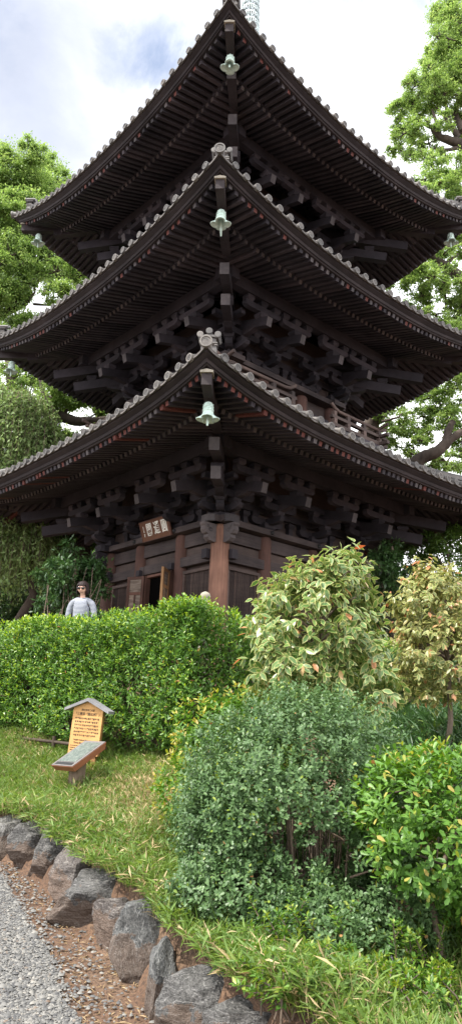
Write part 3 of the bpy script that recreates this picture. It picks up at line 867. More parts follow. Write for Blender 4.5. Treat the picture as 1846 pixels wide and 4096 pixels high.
def pebbles(name, n, box, size, mats, accept):
    P = []
    while sum(len(p) for p in P) < n:
        x = RNG.uniform(box[0], box[1], n); y = RNG.uniform(box[2], box[3], n); k = accept(x, y); P.append(np.stack([x[k], y[k]], 1))
    P = np.concatenate(P)[:n]
    base = np.array([(1,0,0),(.6,.75,.1),(-.3,.9,0),(-1,.1,.1),(-.5,-.85,0),(.4,-.9,.1),(.35,.2,.75),(-.35,-.1,.8)], float)
    F = np.array([(0,1,6),(1,2,6),(2,7,6),(2,3,7),(3,4,7),(4,5,7),(5,6,7),(5,0,6)])
    s = size*np.exp(RNG.normal(size=n)*.35); a = RNG.uniform(0, 2*PI, n)
    B = base[None]*np.stack([s*RNG.uniform(.8, 1.3, n), s*RNG.uniform(.55, .95, n), s*RNG.uniform(.5, .9, n)], 1)[:, None, :]
    ca, sa = np.cos(a)[:, None], np.sin(a)[:, None]
    V = np.stack([B[..., 0]*ca-B[..., 1]*sa + P[:, None, 0], B[..., 0]*sa+B[..., 1]*ca + P[:, None, 1], B[..., 2] + (ground(P[:, 0], P[:, 1])+.012)[:, None] + RNG.uniform(0, .008, n)[:, None]], 2)
    off = (np.arange(n)*8)[:, None, None]
    me = quick_mesh(name, V.reshape(-1, 3), [(F[None]+off).reshape(-1, 3)], mats, smooth=True)
    return struct(link(name, me), 'stuff')
m, nt, b = nodes('mixed_pebble'); geo = nt.nodes.new('ShaderNodeNewGeometry')
c = ramp(nt, geo.outputs['Random Per Island'], [(0, (.05, .05, .053)), (.25, (.08, .08, .08)), (.5, (.12, .118, .113)), (.8, (.165, .16, .15)), (.95, (.22, .21, .19)), (1, (.12, .08, .055))])
nt.links.new(c, b.inputs['Base Color']); b.inputs['Roughness'].default_value = .7; M['pebble'] = m
pebbles('gravel', 30000, (-2.9, -.3, 4.2, 8.6), .0095, [m], lambda x, y: (gd(x, y) > -.05) & (np.abs(x) < y*.34+.2) & (RNG.random(len(x)) < np.clip(2.5*(6/np.maximum(y, 1))**2-.3, .12, 1)) & (RNG.random(len(x)) < np.clip((gd(x, y)+.05)/.1, 0, 1)))
pebbles('scattered_pebbles', 1500, (-2.8, .2, 4.2, 8.8), .0115, [m], lambda x, y: (gd(x, y) < 0.02) & (sdist(x, y) < -.08) & (RNG.random(len(x)) < np.exp(gd(x, y)*4)))
# litter on the soil strip
n = 2200; x = RNG.uniform(-2.8, .3, n*6); y = RNG.uniform(4.2, 8.8, n*6); k = (gd(x, y) < .06) & (sdist(x, y) < -.02); x, y = x[k][:n], y[k][:n]; n = len(x)
M['straw'] = leafmat('dry_straw', [(0, (.12, .07, .035)), (.5, (.22, .15, .08)), (1, (.36, .27, .16))], .7, .1, .2)
a = RNG.uniform(0, 2*PI, n); L = RNG.uniform(.02, .075, n)
me = make_leaves('leaf_litter', np.stack([x, y, ground(x, y)+.012], 1), np.stack([np.cos(a), np.sin(a), RNG.normal(size=n)*.12], 1), np.tile([0, 0, 1.], (n, 1))+.3*RNG.normal(size=(n, 3)), L, L*.16, [M['straw']], 'mid')
struct(link('leaf_litter', me), 'stuff')

# ------------------------------------------------------------------ edging rocks
def rockmat(name, stops, sc=9, streak=(2, 2, 9), rot=(0, 0, 0)):
    m, nt, b = nodes(name); v = texco(nt)
    g = noise(nt, texco(nt, streak, rot), 2.6, 8, .72, 1.8); g2 = noise(nt, v, sc, 8, .7); g3 = noise(nt, v, 70, 4, .7)
    c = ramp(nt, g, stops); c = mixc(nt, .5, c, ramp(nt, g2, stops))
    c = mixc(nt, .35, c, ramp(nt, g3, [(.35, (.02, .02, .02)), (.65, (.3, .29, .28))]))
    vein = ramp(nt, noise(nt, texco(nt, streak, rot), 1.3, 5, .6, 2.5), [(.485, (0, 0, 0)), (.5, (.75, .75, .75)), (.515, (0, 0, 0))])
    c = mixc(nt, vein, c, tuple(min(.5, x*1.5) for x in stops[-1][1]))
    # brown earth splashed on the foot of the stone
    sp = nt.nodes.new('ShaderNodeSeparateXYZ'); nt.links.new(v, sp.inputs[0])
    ad = N(nt, 'ShaderNodeMath', operation='MULTIPLY_ADD', i_1=-.5); nt.links.new(g2, ad.inputs[0]); nt.links.new(sp.outputs['Z'], ad.inputs[2])
    f = ramp(nt, ad.outputs[0], [(-.22, (.5, .5, .5)), (-.02, (0, 0, 0))])
    c = mixc(nt, f, c, (.14, .082, .05))
    nt.links.new(c, b.inputs['Base Color']); b.inputs['Roughness'].default_value = .85; b.inputs['Specular IOR Level'].default_value = .3
    mx = N(nt, 'ShaderNodeMath', operation='ADD'); nt.links.new(g, mx.inputs[0]); nt.links.new(g2, mx.inputs[1])
    m2 = N(nt, 'ShaderNodeMath', operation='MULTIPLY_ADD', i_1=.35); nt.links.new(g3, m2.inputs[0]); nt.links.new(mx.outputs[0], m2.inputs[2]); bump(nt, b, m2.outputs[0], 1, .035)
    return m
grey = [(.3, (.022, .022, .023)), (.48, (.056, .055, .056)), (.6, (.11, .107, .104)), (.7, (.22, .215, .21))]
blue = [(.3, (.03, .034, .038)), (.48, (.07, .076, .08)), (.62, (.13, .134, .135)), (.72, (.24, .24, .235))]
redd = [(.3, (.035, .029, .028)), (.46, (.085, .066, .061)), (.6, (.14, .118, .108)), (.72, (.27, .25, .23))]
pale = [(.3, (.045, .045, .045)), (.48, (.12, .115, .105)), (.62, (.22, .21, .195)), (.74, (.38, .365, .34))]
bm_base = None
def rock(loc, size, rz, seed, mat, label, cuts=()):
    """angular boulder: a squarish lump split along random planes, then roughened"""
    import bmesh
    from mathutils import noise as mn
    bm = bmesh.new(); bmesh.ops.create_icosphere(bm, subdivisions=5, radius=1)
    r = np.random.default_rng(seed); co = np.array([v.co[:] for v in bm.verts])
    co = np.sign(co)*np.abs(co)**.72
    pl = [(norm(r.normal(size=3)*np.array([1, 1, .6])), r.uniform(.66, .92)) for _ in range(13)]
    pl += [(norm(np.array([r.normal()*.2, r.normal()*.2-.05, 1.])), r.uniform(.72, .86)), (norm(np.array([r.normal()*.3, -1, r.normal()*.25+.1])), r.uniform(.68, .8)), (norm(np.array([-1, r.normal()*.3-.3, .15])), r.uniform(.7, .85))]
    for nn, d in list(pl)+list(cuts):
        nn = norm(nn); over = np.maximum(co @ nn - d, 0); co = co - nn*over[:, None]*.985
    sd = Vector((seed*1.7, seed*.9, seed*.3)); nr = norm(co)
    lay = norm(r.normal(size=3)*np.array([.5, .5, 1]))
    dsp = np.array([mn.fractal(Vector(p)*1.6+sd, .9, 2.1, 6)*.075 + (mn.ridged_multi_fractal(Vector(p)*2.4+sd, .9, 2.2, 4, .9, 1.8)-1.0)*.022 + .028*math.sin(9*float(np.dot(p, lay))+5*mn.noise(Vector(p)*1.5+sd)) for p in co])
    co = co + nr*dsp[:, None]
    co = co*np.array(size)/2
    co[:, 2] += size[2]*.42
    for v, q in zip(bm.verts, co): v.co = q
    me = bpy.data.meshes.new('edging_rock'); bm.to_mesh(me); bm.free(); me.materials.append(mat)
    me.polygons.foreach_set('use_smooth', np.zeros(len(me.polygons), bool))
    o = link('edging_rock', me, None, loc); o.rotation_euler = (0, 0, rz)
    return tag(o, label, 'rock', 'boulders edging the planted bank')
RM = {'g': rockmat('dark_grey_veined_rock', grey, rot=(.4, .2, 0)), 'b': rockmat('bluish_grey_rock', blue, streak=(8, 2, 2), rot=(0, .5, .4)), 'r': rockmat('reddish_speckled_rock', redd), 'p': rockmat('pale_streaked_rock', pale, streak=(9, 3, 1.5))}
def prock(loc, size, *a):
    x, y = PT(loc[0], loc[1]); k = y/loc[1]
    rock((x, y, loc[2]*k+float(pathz(y))), (size[0]*k*1.05, size[1]*k*1.0, size[2]*k*.86), *a)
for args in (
    ((-3.35, 11.75, -.02), (.8, .6, .62), .5, 3, RM['g'], 'low dark rock at the far left end of the edging, half hidden by bamboo grass'),
    ((-2.80, 10.82, -.03), (.62, .6, .76), .5, 4, RM['p'], 'pale white-streaked rock beside the left edge of the photo'),
    ((-2.24, 10.1, -.03), (.66, .55, .72), .9, 9, RM['g'], 'slanted dark grey rock wedged between the pale streaked rock and an upright grey rock'),
    ((-1.84, 9.35, -.03), (.6, .6, .76), .8, 21, RM['g'], 'upright dark grey rock with a narrow brown foot, left of the reddish rounded rock'),
    ((-1.42, 8.42, -.03), (.66, .76, .72), .7, 33, RM['r'], 'reddish speckled rounded rock leaning against the broad slab-topped rock'),
    ((-1.02, 7.5, -.04), (.9, .78, .64), .6, 40, RM['g'], 'broad rock with a flat layered slab top and brown front face'),
    ((-.77, 6.75, -.03), (.40, .46, .52), .9, 52, RM['r'], 'small brown rounded rock in the gap right of the broad slab-topped rock'),
    ((-.47, 6.05, -.03), (.56, .5, .64), .5, 61, RM['b'], 'upright bluish grey rock with a smooth face and a brown foot'),
    ((-.12, 6.1, .05), (.36, .42, .56), .3, 72, RM['r'], 'small pinkish brown rock set back behind the upright bluish rock'),
    ((-.30, 5.3, -.06), (.26, .5, .56), -.15, 81, RM['b'], 'narrow bluish rock leaning against the large domed boulder'),
    ((-.0, 4.84, -.08), (.58, .56, .58), .4, 90, RM['g'], 'large domed grey boulder with a banded face at the bottom of the photo'),
    ((.17, 4.5, -.06), (.62, .5, .52), .5, 101, RM['g'], 'flat topped brownish grey boulder cut off by the bottom edge of the photo'),
): prock(*args)

# ------------------------------------------------------------------ leaf colours
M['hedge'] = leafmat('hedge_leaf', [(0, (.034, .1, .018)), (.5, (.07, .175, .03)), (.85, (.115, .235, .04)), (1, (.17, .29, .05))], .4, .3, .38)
M['hedgetip'] = leafmat('hedge_new_highlight_leaf', [(0, (.18, .31, .035)), (.6, (.27, .4, .05)), (1, (.36, .45, .08))], .32, .35)
M['dryleaf'] = leafmat('dry_brown_leaf', [(0, (.22, .07, .03)), (.5, (.3, .14, .05)), (1, (.4, .25, .1))], .6, .2)
M['box'] = leafmat('small_dark_leaf', [(0, (.045, .1, .036)), (.5, (.08, .158, .056)), (1, (.145, .235, .09))], .42, .26, .45)
M['boxtip'] = leafmat('yellow_green_leaf', [(0, (.13, .23, .035)), (1, (.3, .36, .06))], .4, .3)
M['cam'] = leafmat('glossy_green_leaf', [(0, (.045, .12, .02)), (.5, (.085, .2, .03)), (1, (.15, .28, .05))], .4, .3, .35)
M['camtip'] = leafmat('yellow_tinged_new_leaf', [(0, (.2, .3, .035)), (.5, (.34, .38, .07)), (1, (.42, .3, .09))], .4, .35, .35)
M['var'] = leafmat('cream_edged_leaf', [(0, (.055, .13, .03)), (.6, (.095, .19, .045)), (1, (.16, .25, .07))], .33, .28, .5, edge=((.47, .45, .18), .62, .98))
M['var2'] = leafmat('gold_edged_leaf', [(0, (.07, .15, .034)), (.7, (.125, .21, .05)), (.93, (.2, .25, .07)), (1, (.32, .24, .09))], .36, .28, .4, edge=((.48, .44, .18), .58, .98))
M['varred'] = leafmat('reddish_new_leaf', [(0, (.4, .12, .06)), (.5, (.48, .24, .12)), (1, (.5, .36, .16))], .35, .3)
M['camphor'] = leafmat('camphor_leaf', [(0, (.075, .155, .04)), (.4, (.15, .265, .07)), (.8, (.24, .37, .11)), (1, (.36, .45, .17))], .38, .5, .4)
M['camphor2'] = leafmat('dull_green_tree_leaf', [(0, (.045, .1, .026)), (.5, (.075, .155, .035)), (1, (.13, .22, .05))], .4, .38, .4)
M['weep'] = leafmat('weeping_tree_leaf', [(0, (.12, .2, .07)), (.5, (.19, .29, .1)), (1, (.3, .4, .16))], .5, .35, .35)
M['under'] = leafmat('dark_shrub_leaf', [(0, (.022, .06, .02)), (.6, (.045, .105, .032)), (1, (.075, .15, .045))], .38, .22, .5)
M['sasa'] = leafmat('bamboo_grass_leaf', [(0, (.045, .11, .02)), (.5, (.088, .18, .033)), (.85, (.15, .25, .048)), (1, (.26, .33, .085))], .5, .35, .35)
M['sasadry'] = leafmat('dry_bamboo_grass', [(0, (.27, .2, .09)), (.5, (.42, .33, .17)), (1, (.55, .46, .28))], .6, .25, .2)
M['twig'] = wood('grey_brown_twig', (.06, .045, .034), (.2, .155, .12), (9, 9, 3))
M['stemdark'] = wood('dark_twig', (.03, .022, .016), (.09, .066, .05), (9, 9, 3))
M['bark'] = wood('dark_furrowed_bark', (.022, .018, .015), (.11, .088, .074), (5, 5, 1.5), .9, 1.0)
M['barkpale'] = wood('pale_bark', (.16, .13, .1), (.42, .37, .3), (4, 4, 2), .85, .8)

def shoots(base, dirs, nl, L, W, step, spread, jit=.25, droop=0):
    """leaves set round short shoots; returns leaf arrays and an index of leaf rank (1 = tip)"""
    n = len(base); P = []; D = []; Nn = []; Ls = []; rk = []
    dirs = norm(dirs); ref = rand_dir(n); u = norm(np.cross(dirs, ref)); w = np.cross(dirs, u)
    for i in range(nl):
        a = i*2.4 + RNG.uniform(0, .8, n); q = (i+1)/nl
        out = u*np.cos(a)[:, None] + w*np.sin(a)[:, None]
        sp = spread*(1-.55*q)
        d = norm(dirs*(1-sp) + out*sp + RNG.normal(size=(n, 3))*jit*.5 - np.array([0, 0, droop])[None])
        P.append(base + dirs*(step*i)[..., None] if np.ndim(step) else base + dirs*(step*i)); D.append(d)
        Nn.append(norm(dirs*1.0 - out*.3 + np.array([0, 0, .6]) + RNG.normal(size=(n, 3))*jit))
        Ls.append(L*(1-.25*q)*RNG.uniform(.75, 1.2, n)); rk.append(np.full(n, q))
    return np.concatenate(P), np.concatenate(D), np.concatenate(Nn), np.concatenate(Ls), np.concatenate(Ls)*W, np.concatenate(rk)
# ------------------------------------------------------------------ clipped hedge (an L in plan, corner towards the camera)
C0 = np.array([-.45, 9.3]); DA = norm(np.array([-.75, .66])); DB = norm(np.array([.75, .66])); NA = np.array([-DA[1], DA[0]]); NB = np.array([DB[1], -DB[0]])
HTOP = 3.2
def hedge_pts(n, arm, where, Lmax):
    d, nn = (DA, NA) if arm == 'A' else (DB, NB)
    t = RNG.uniform(0, Lmax, n)
    top = HTOP +   .03*np.sin(t*1.9+1) + .02*np.sin(t*4.3) - (.05 if arm == 'B' else 0)
    if where == 'front':
        base = C0[None] + d[None]*t[:, None]; gz = bankz(base[:, 0], base[:, 1])
        h = RNG.uniform(0, 1, n)**.9; z = gz+.14+(top-gz-.14)*h
        rnd = np.where(h > .88, ((h-.88)/.12)**2*.13, 0)
        bul = .03*np.sin(t*2.6+z*1.3)+.025*np.sin(t*5.2-z*3.1) + .02*np.sin(z*4+t)
        cor = .14*np.exp(-t/.2)
        p = base - nn[None]*(0.02+rnd-bul+cor*.5)[:, None] 
        low = np.where(h < .12, .2*(1-h/.12), 0)
        p = p - nn[None]*low[:, None]
        nrm = np.concatenate([np.tile(nn, (n, 1)), np.zeros((n, 1))], 1) + np.stack([np.zeros(n), np.zeros(n), .25+rnd*6], 1)
    else:
        w = RNG.uniform(0.02, 1.0, n); base = C0[None] + d[None]*t[:, None] - nn[None]*w[:, None]
        z = top - np.where(w < .12, (1-w/.12)**2*.1, 0) - np.where(w > .9, .1, 0)
        p = base; nrm = np.tile(np.array([nn[0]*.15, nn[1]*.15, 1.0]), (n, 1))
    return np.concatenate([p, z[:, None]], 1), norm(nrm)
HP = []; HN = []
for arm, where, n, L in (('A', 'front', 10500, 7.5), ('A', 'top', 3000, 7.5), ('B', 'front', 3800, 5.5), ('B', 'top', 1500, 5.5)):
    p, nn = hedge_pts(n, arm, where, L); HP.append(p); HN.append(nn)
HP = np.concatenate(HP); HN = np.concatenate(HN)
keep = RNG.random(len(HP)) < np.clip(.8+.9*np.sin(HP[:, 0]*5+HP[:, 2]*3.3)*np.sin(HP[:, 2]*4.1-HP[:, 0]*2), .4, 1)
HP, HN = HP[keep], HN[keep]
dep = RNG.random(len(HP))**1.6*.2
d_ = norm(HN*.9 + np.array([0, 0, .4]) + RNG.normal(size=HN.shape)*.32)
P, D, Nn, L, W, rk = shoots(HP - HN*dep[:, None], d_, 6, .066, .43, .017, .75)
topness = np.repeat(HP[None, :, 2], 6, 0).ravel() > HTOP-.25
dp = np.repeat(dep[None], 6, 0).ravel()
pt_ = np.where(topness, .48, .2)*(dp < .1)  # more bright new leaves near the top: highlights put into the leaf colour
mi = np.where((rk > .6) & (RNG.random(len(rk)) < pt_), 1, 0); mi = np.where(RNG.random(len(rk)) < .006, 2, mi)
hedge = thing('hedge', 'clipped broadleaf evergreen hedge, its bright top running in front of the pagoda walls', 'hedge', (C0[0], C0[1], 0))
def rel(parent_loc, P): return P - np.array(parent_loc)
hl = (C0[0], C0[1], 0)
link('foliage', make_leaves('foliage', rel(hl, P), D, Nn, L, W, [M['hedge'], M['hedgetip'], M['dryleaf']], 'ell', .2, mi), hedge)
mb = MB(); r = random.Random(3)
for d, nn, Lx in ((DA, NA, 7.5), (DB, NB, 5.5)):
    t_ = .15
    while t_ < Lx:
        w = r.uniform(.22, .45); p = d*t_ - nn*w; x, y = C0+p; z0 = float(bankz(x, y))
        pts = [(p[0], p[1], z0-.05)]; 
        for q in (.25, .5, .8): pts.append((p[0]+r.uniform(-.07, .07), p[1]+r.uniform(-.07, .07), z0+(HTOP-z0)*q))
        mb.tube(pts, [.03, .024, .018, .01], 6)
        for _ in range(7):
            q = r.uniform(.1, .8); b0 = np.array(pts[1 if q < .4 else 2]); e0 = b0+np.array([r.uniform(-.3, .3), r.uniform(-.3, .3), r.uniform(.05, .3)]); mb.tube([b0, (b0+e0)/2+np.array([0, 0, .03]), e0], [.012, .009, .005], 5)
        t_ += r.uniform(.16, .26)
mb.build('stem', M['stemdark'], hedge)
# leaves added inside the hedge to keep daylight from passing straight through
n = 30000; arm = RNG.random(n) < .58; t_ = np.where(arm, RNG.uniform(0, 7.5, n), RNG.uniform(0, 5.5, n)); w = RNG.uniform(.2, .85, n)
xy = C0[None] + np.where(arm[:, None], DA[None]*t_[:, None]-NA[None]*w[:, None], DB[None]*t_[:, None]-NB[None]*w[:, None])
gz = bankz(xy[:, 0], xy[:, 1]); z = gz+.3+(HTOP-.2-gz-.3)*RNG.random(n)
link('inner_foliage', make_leaves('inner_foliage', rel(hl, np.stack([xy[:, 0], xy[:, 1], z], 1)), rand_dir(n), rand_dir(n), RNG.uniform(.05, .08, n), RNG.uniform(.03, .04, n), [M['hedge']], 'simple', .2), hedge)
# low dark rail along the foot of the hedge
rp = C0+DA*2.35+NA*.02; rl = thing('low_rail', 'low dark horizontal rail at the foot of the hedge behind the notice board', 'fence', (rp[0], rp[1], float(bankz(rp[0], rp[1]))))
mb = MB(); a_ = DA*1.1
mb.tube([(-a_[0]*.9, -a_[1]*.9, .12), (a_[0], a_[1], .2)], .022, 8); mb.build('rail', M['stemdark'], rl)
for q in (-.7, .1, .8):
    mb = MB(); mb.tube([(a_[0]*q, a_[1]*q, -.25), (a_[0]*q, a_[1]*q, .24)], .026, 8); mb.build('post', M['stemdark'], rl)

# ------------------------------------------------------------------ shrubs
def blob_shoots(blobs, dens, depth=.2, lump=.1, seed=0):
    """points on lumpy ellipsoids with outward normals; blobs = [(centre, radii)]"""
    r = np.random.default_rng(seed); PP = []; NN = []; DD = []
    for c, R in blobs:
        c = np.array(c, float); R = np.array(R, float)
        area = 4*PI*((R[0]*R[1])**1.6/3+(R[0]*R[2])**1.6/3+(R[1]*R[2])**1.6/3)**(1/1.6)
        n = int(area*dens); u = norm(r.normal(size=(n, 3)))
        ph = r.uniform(0, 6, 6); K = r.normal(size=(6, 3))*3.2
        l = 1+lump*sum(np.sin(u @ K[i]+ph[i]) for i in range(6))/2.2
        dp = r.random(n)**1.5*depth
        p = c + u*R*(l*(1-dp))[:, None]
        PP.append(p); NN.append(norm(u/R)); DD.append(dp/depth)
    PP, NN, DD = np.concatenate(PP), np.concatenate(NN), np.concatenate(DD)
    ok = np.ones(len(PP), bool)
    for i, (c, R) in enumerate(blobs):        # drop what is buried in another blob
        q = np.sum(((PP-np.array(c))/np.array(R))**2, 1); ok &= q > .5
    return PP[ok], NN[ok], DD[ok]
def shrub(name, label, cat, loc, blobs, dens, nl, L, Wr, mats, tipp, step=.012, spread=.75, depth=.22, lump=.1, seed=0, kind='mid', up=.5, droop=0, curl=.25, mask=None, stems=(), stemmat='twig', group=None, dirj=.4, stray=.004):
    o = thing(name, label, cat, loc, 0, group)
    p, nn, dd = blob_shoots(blobs, dens, depth, lump, seed)
    k = p[:, 2] > bankz(p[:, 0], p[:, 1])+.03
    if mask is not None: k &= mask(p)
    p, nn, dd = p[k], nn[k], dd[k]
    d = norm(nn*.9 + np.array([0, 0, up]) + RNG.normal(size=nn.shape)*dirj)
    P, D, Nx, Lx, Wx, rk = shoots(p, d, nl, L, Wr, step, spread, droop=droop)
    ddr = np.tile(dd, nl)
    mi = np.where((rk > .65) & (ddr < .5) & (RNG.random(len(rk)) < tipp), 1, 0)
    if len(mats) > 2: mi = np.where(RNG.random(len(rk)) < stray, 2, mi)
    link('foliage', make_leaves('foliage', P-np.array(loc), D, Nx, Lx, Wx, mats, kind, curl, mi), o)
    if stems:
        mb = MB()
        for pts, rad in stems: mb.tube(np.array(pts)-np.array(loc), rad, 7)
        mb.build('stem', M[stemmat], o)
    return o
r = random.Random(12)
# round dark small-leaved bush
bc = (.46, 5.85, .3)
st = []
for i in range(64):
    a = r.uniform(0, 2*PI); q = r.uniform(.05, .45); x0, y0 = bc[0]+.12+q*math.cos(a), bc[1]-.1+q*.8*math.sin(a)
    f = r.uniform(1.0, 1.45); x1, y1 = bc[0]+.12+q*f*math.cos(a), bc[1]-.1+q*f*math.sin(a); h = r.uniform(.6, 1.0)
    st.append(([(x0, y0, float(bankz(x0, y0))-.03), ((x0+x1)/2+r.uniform(-.04, .04), (y0+y1)/2+r.uniform(-.04, .04), .3+h*.55), (x1, y1, .3+h)], [r.uniform(.008, .015), .008, .004]))
for i in range(26):
    x0, y0, z0 = .2+r.uniform(0, .7), 5.35+r.uniform(-.05, .35), r.uniform(.6, 1.15); a = r.uniform(0, 2*PI)
    st.append(([(x0, y0, z0), (x0+.12*math.cos(a), y0+.06*math.sin(a), z0+r.uniform(-.05, .09)), (x0+.25*math.cos(a), y0+.1*math.sin(a)-.03, z0+r.uniform(-.1, .16))], [.008, .006, .003]))
def hole(p):
    ok = np.ones(len(p), bool); wv = .25*np.sin(p[:, 0]*31+p[:, 2]*17)+.2*np.sin(p[:, 2]*43-p[:, 0]*11)
    for x, z, a, b_ in ((.40, 1.0, .11, .09), (.52, .88, .09, .17), (.62, .99, .09, .1), (.75, .9, .07, .13), (.87, .86, .09, .11), (.31, .79, .09, .05), (.58, .97, .12, .1), (.42, 1.53, .08, .045), (.72, 1.33, .05, .05), (.2, 1.25, .04, .04), (.95, 1.15, .05, .06)):
        ok &= ((p[:, 0]-x)/(a*1.15))**2+((p[:, 2]-z)/(b_*1.15))**2+wv > 1
    return ok | (p[:, 1] > 5.95) | (RNG.random(len(p)) < .05)
shrub('round_shrub', 'big rounded bush of tiny dark green leaves with bare stems in a hollow', 'shrub', bc,
      [((.53, 5.85, 1.12), (.79, .70, .79)), ((.50, 5.8, .62), (.70, .64, .54)), ((.42, 5.28, .42), (.34, .3, .3)), ((1.0, 5.25, .58), (.42, .34, .46)), ((.62, 5.2, .46), (.42, .3, .32)), ((.2, 5.42, .58), (.42, .32, .36)), ((.18, 5.6, 1.0), (.42, .40, .45)), ((1.08, 5.5, .9), (.18, .22, .34)), ((.72, 4.98, .40), (.42, .28, .27))],
      900, 8, .037, .62, [M['box'], M['boxtip'], M['dryleaf']], .05, .011, .8, .36, .1, 5, 'obo', .45, mask=hole, stems=st, stray=.003)
# yellow-green glossy shrub at the right
rb = (1.4, 5.0, .3)
st = [([(1.36, 5.0, float(bankz(1.36, 5))-.04), (1.33, 5.0, .48), (1.30, 5.02, .68), (1.42, 5.06, 1.0), (1.6, 5.1, 1.3)], [.026, .023, .02, .015, .008]),
      ([(1.62, 5.25, .25), (1.6, 5.22, .7), (1.8, 5.2, 1.2)], [.022, .018, .008])]
for i in range(22):
    a = r.uniform(0, 2*PI); z = r.uniform(.75, 1.3); st.append(([(1.45, 5.06, z), (1.45+.3*math.cos(a), 5.06+.25*math.sin(a), z+.1), (1.5+.55*math.cos(a), 5.06+.5*math.sin(a), z+r.uniform(0, .22))], [.01, .007, .004]))
shrub('broadleaf_shrub', 'glossy yellow-green broadleaf shrub with a slim bare stem at the right edge', 'shrub', rb,
      [((1.62, 5.05, 1.14), (.62, .55, .44)), ((1.35, 4.95, 1.03), (.40, .38, .32)), ((2.1, 5.2, 1.0), (.6, .6, .55)), ((1.2, 5.0, 1.22), (.26, .3, .26))],
      250, 9, .064, .5, [M['cam'], M['camtip'], M['dryleaf']], .2, .014, .8,   .3, .16, 8, 'obo', .6, stems=st, stemmat='twig', stray=.004)
# bright shrub showing behind the round bush's left shoulder
c_ = AY(545, 1850, 6.95)
shrub('bright_shrub', 'bright yellow-green shrub peeping out behind the left shoulder of the big rounded bush', 'shrub', (c_[0]+.15, c_[1], float(bankz(c_[0], c_[1]))),
      [((c_[0]+.16, c_[1], c_[2]-.12), (.50, .4, .5)), ((c_[0]-.05, c_[1], c_[2]-.5), (.42, .35, .4))], 170, 8, .062, .44, [M['cam'], M['camtip'], M['dryleaf']], .75, .014, .8, .3, .1, 9, 'full', .6)
# two cream-edged shrubs
def variegated(label, c, R, base, seed, L, dens, extra, red=.03, lm='var'):
    c = np.array(c); st = [([np.array(base), (np.array(base)+c)/2+np.array([.03, 0, -.1]), c+np.array([0, 0, R[2]*.4])], [.035, .028, .012])]
    rr = random.Random(seed)
    for i in range(26):
        a = rr.uniform(0, 2*PI); z = rr.uniform(-.6, .5); s = c+np.array([0, 0, R[2]*z*.8]); e = c+np.array([R[0]*.85*math.cos(a), R[1]*.85*math.sin(a), R[2]*min(.95, z+.35)])
        st.append(([s, (s+e)/2+np.array([0, 0, .06]), e], [.014, .01, .005]))
    bl = [(c, R)] + extra
    return shrub('variegated_shrub', label, 'shrub', tuple(base), bl, dens, 9, L, .46, [M[lm], M['varred'], M['varred']], red, .02, .9, .4, .2, seed, 'ell', .5, .5, .3, stems=st, group='cream-edged shrubs', dirj=.5, stray=.004)
c1 = AY(805, 1590, 6.8); b1 = (c1[0], 6.9, float(bankz(c1[0], 6.9))-.03)
variegated('cream-edged drooping-leaf shrub with long leaves and a peaked top in front of the pagoda wall', c1, (.48, .42, .6), b1, 31, .118, 120,
           [(AY(850, 1480, 6.8), (.22, .2, .26)), (AY(725, 1670, 6.6), (.26, .24, .28)), (AY(905, 1700, 6.7), (.22, .22, .32)), (AY(760, 1470, 6.8), (.13, .13, .16)), (AY(880, 1420, 6.8), (.07, .07, .12))])
c2 = AY(1125, 1640, 7.9); b2 = AY(1119, 1885, 7.9)
variegated('cream-edged shrub tinged orange, standing on a single slim trunk at the right edge', c2, (.48, .45, .5), (b2[0], b2[1], float(bankz(b2[0], b2[1]))-.05), 47, .088, 170,
           [(AY(1080, 1530, 7.9), (.3, .3, .36)), (AY(1150, 1560, 8.0), (.4, .35, .4)), (AY(1062, 1690, 7.8), (.18, .18, .22)), (AY(1080, 1490, 7.9), (.09, .09, .16))], .14, 'var2')
# light sprays and lilac flower spikes in front of the round bush
st = []; PPs = []; DDs = []
sp_loc = AZ(800, 2500, .32)
for i in range(230):
    x = r.uniform(.22, 1.32); y = r.uniform(3.9, 5.0); z = float(bankz(x, y)); a = r.uniform(0, 2*PI); h = r.uniform(.12, .36)*(1 if y > 4.7 else .62)
    tip = np.array([x+.16*math.cos(a), y+.1*math.sin(a), z+h]); b0 = np.array([x, y, z-.02]); md = (b0+tip)/2+np.array([0, 0, .05])
    st.append(([b0, md, tip], [.006, .005, .003]))
    for q in np.linspace(.3, 1, 11):
        PPs.append(b0*(1-q)**2+2*md*q*(1-q)+tip*q*q); DDs.append(norm(tip-b0))
PPs = np.array(PPs); DDs = np.array(DDs)
o = thing('young_shrub', 'low sprays of small-leaved green shoots at the foot of the big rounded bush', 'shrub', tuple(sp_loc))
P, D, Nx, Lx, Wx, rk = shoots(PPs, DDs, 4, .045, .46, .006, .85)
link('foliage', make_leaves('foliage', P-sp_loc, D, Nx, Lx, Wx, [M['hedge'], M['boxtip']], 'mid', .2, (RNG.random(len(P)) < .3).astype(int)), o)
mb = MB()
for pts, rad in st: mb.tube(np.array(pts)-sp_loc, rad, 5)
mb.build('stem', M['twig'], o)
M['lilac'] = plain('lilac_petal', (.5,.42,.56), .6, .3, 40)
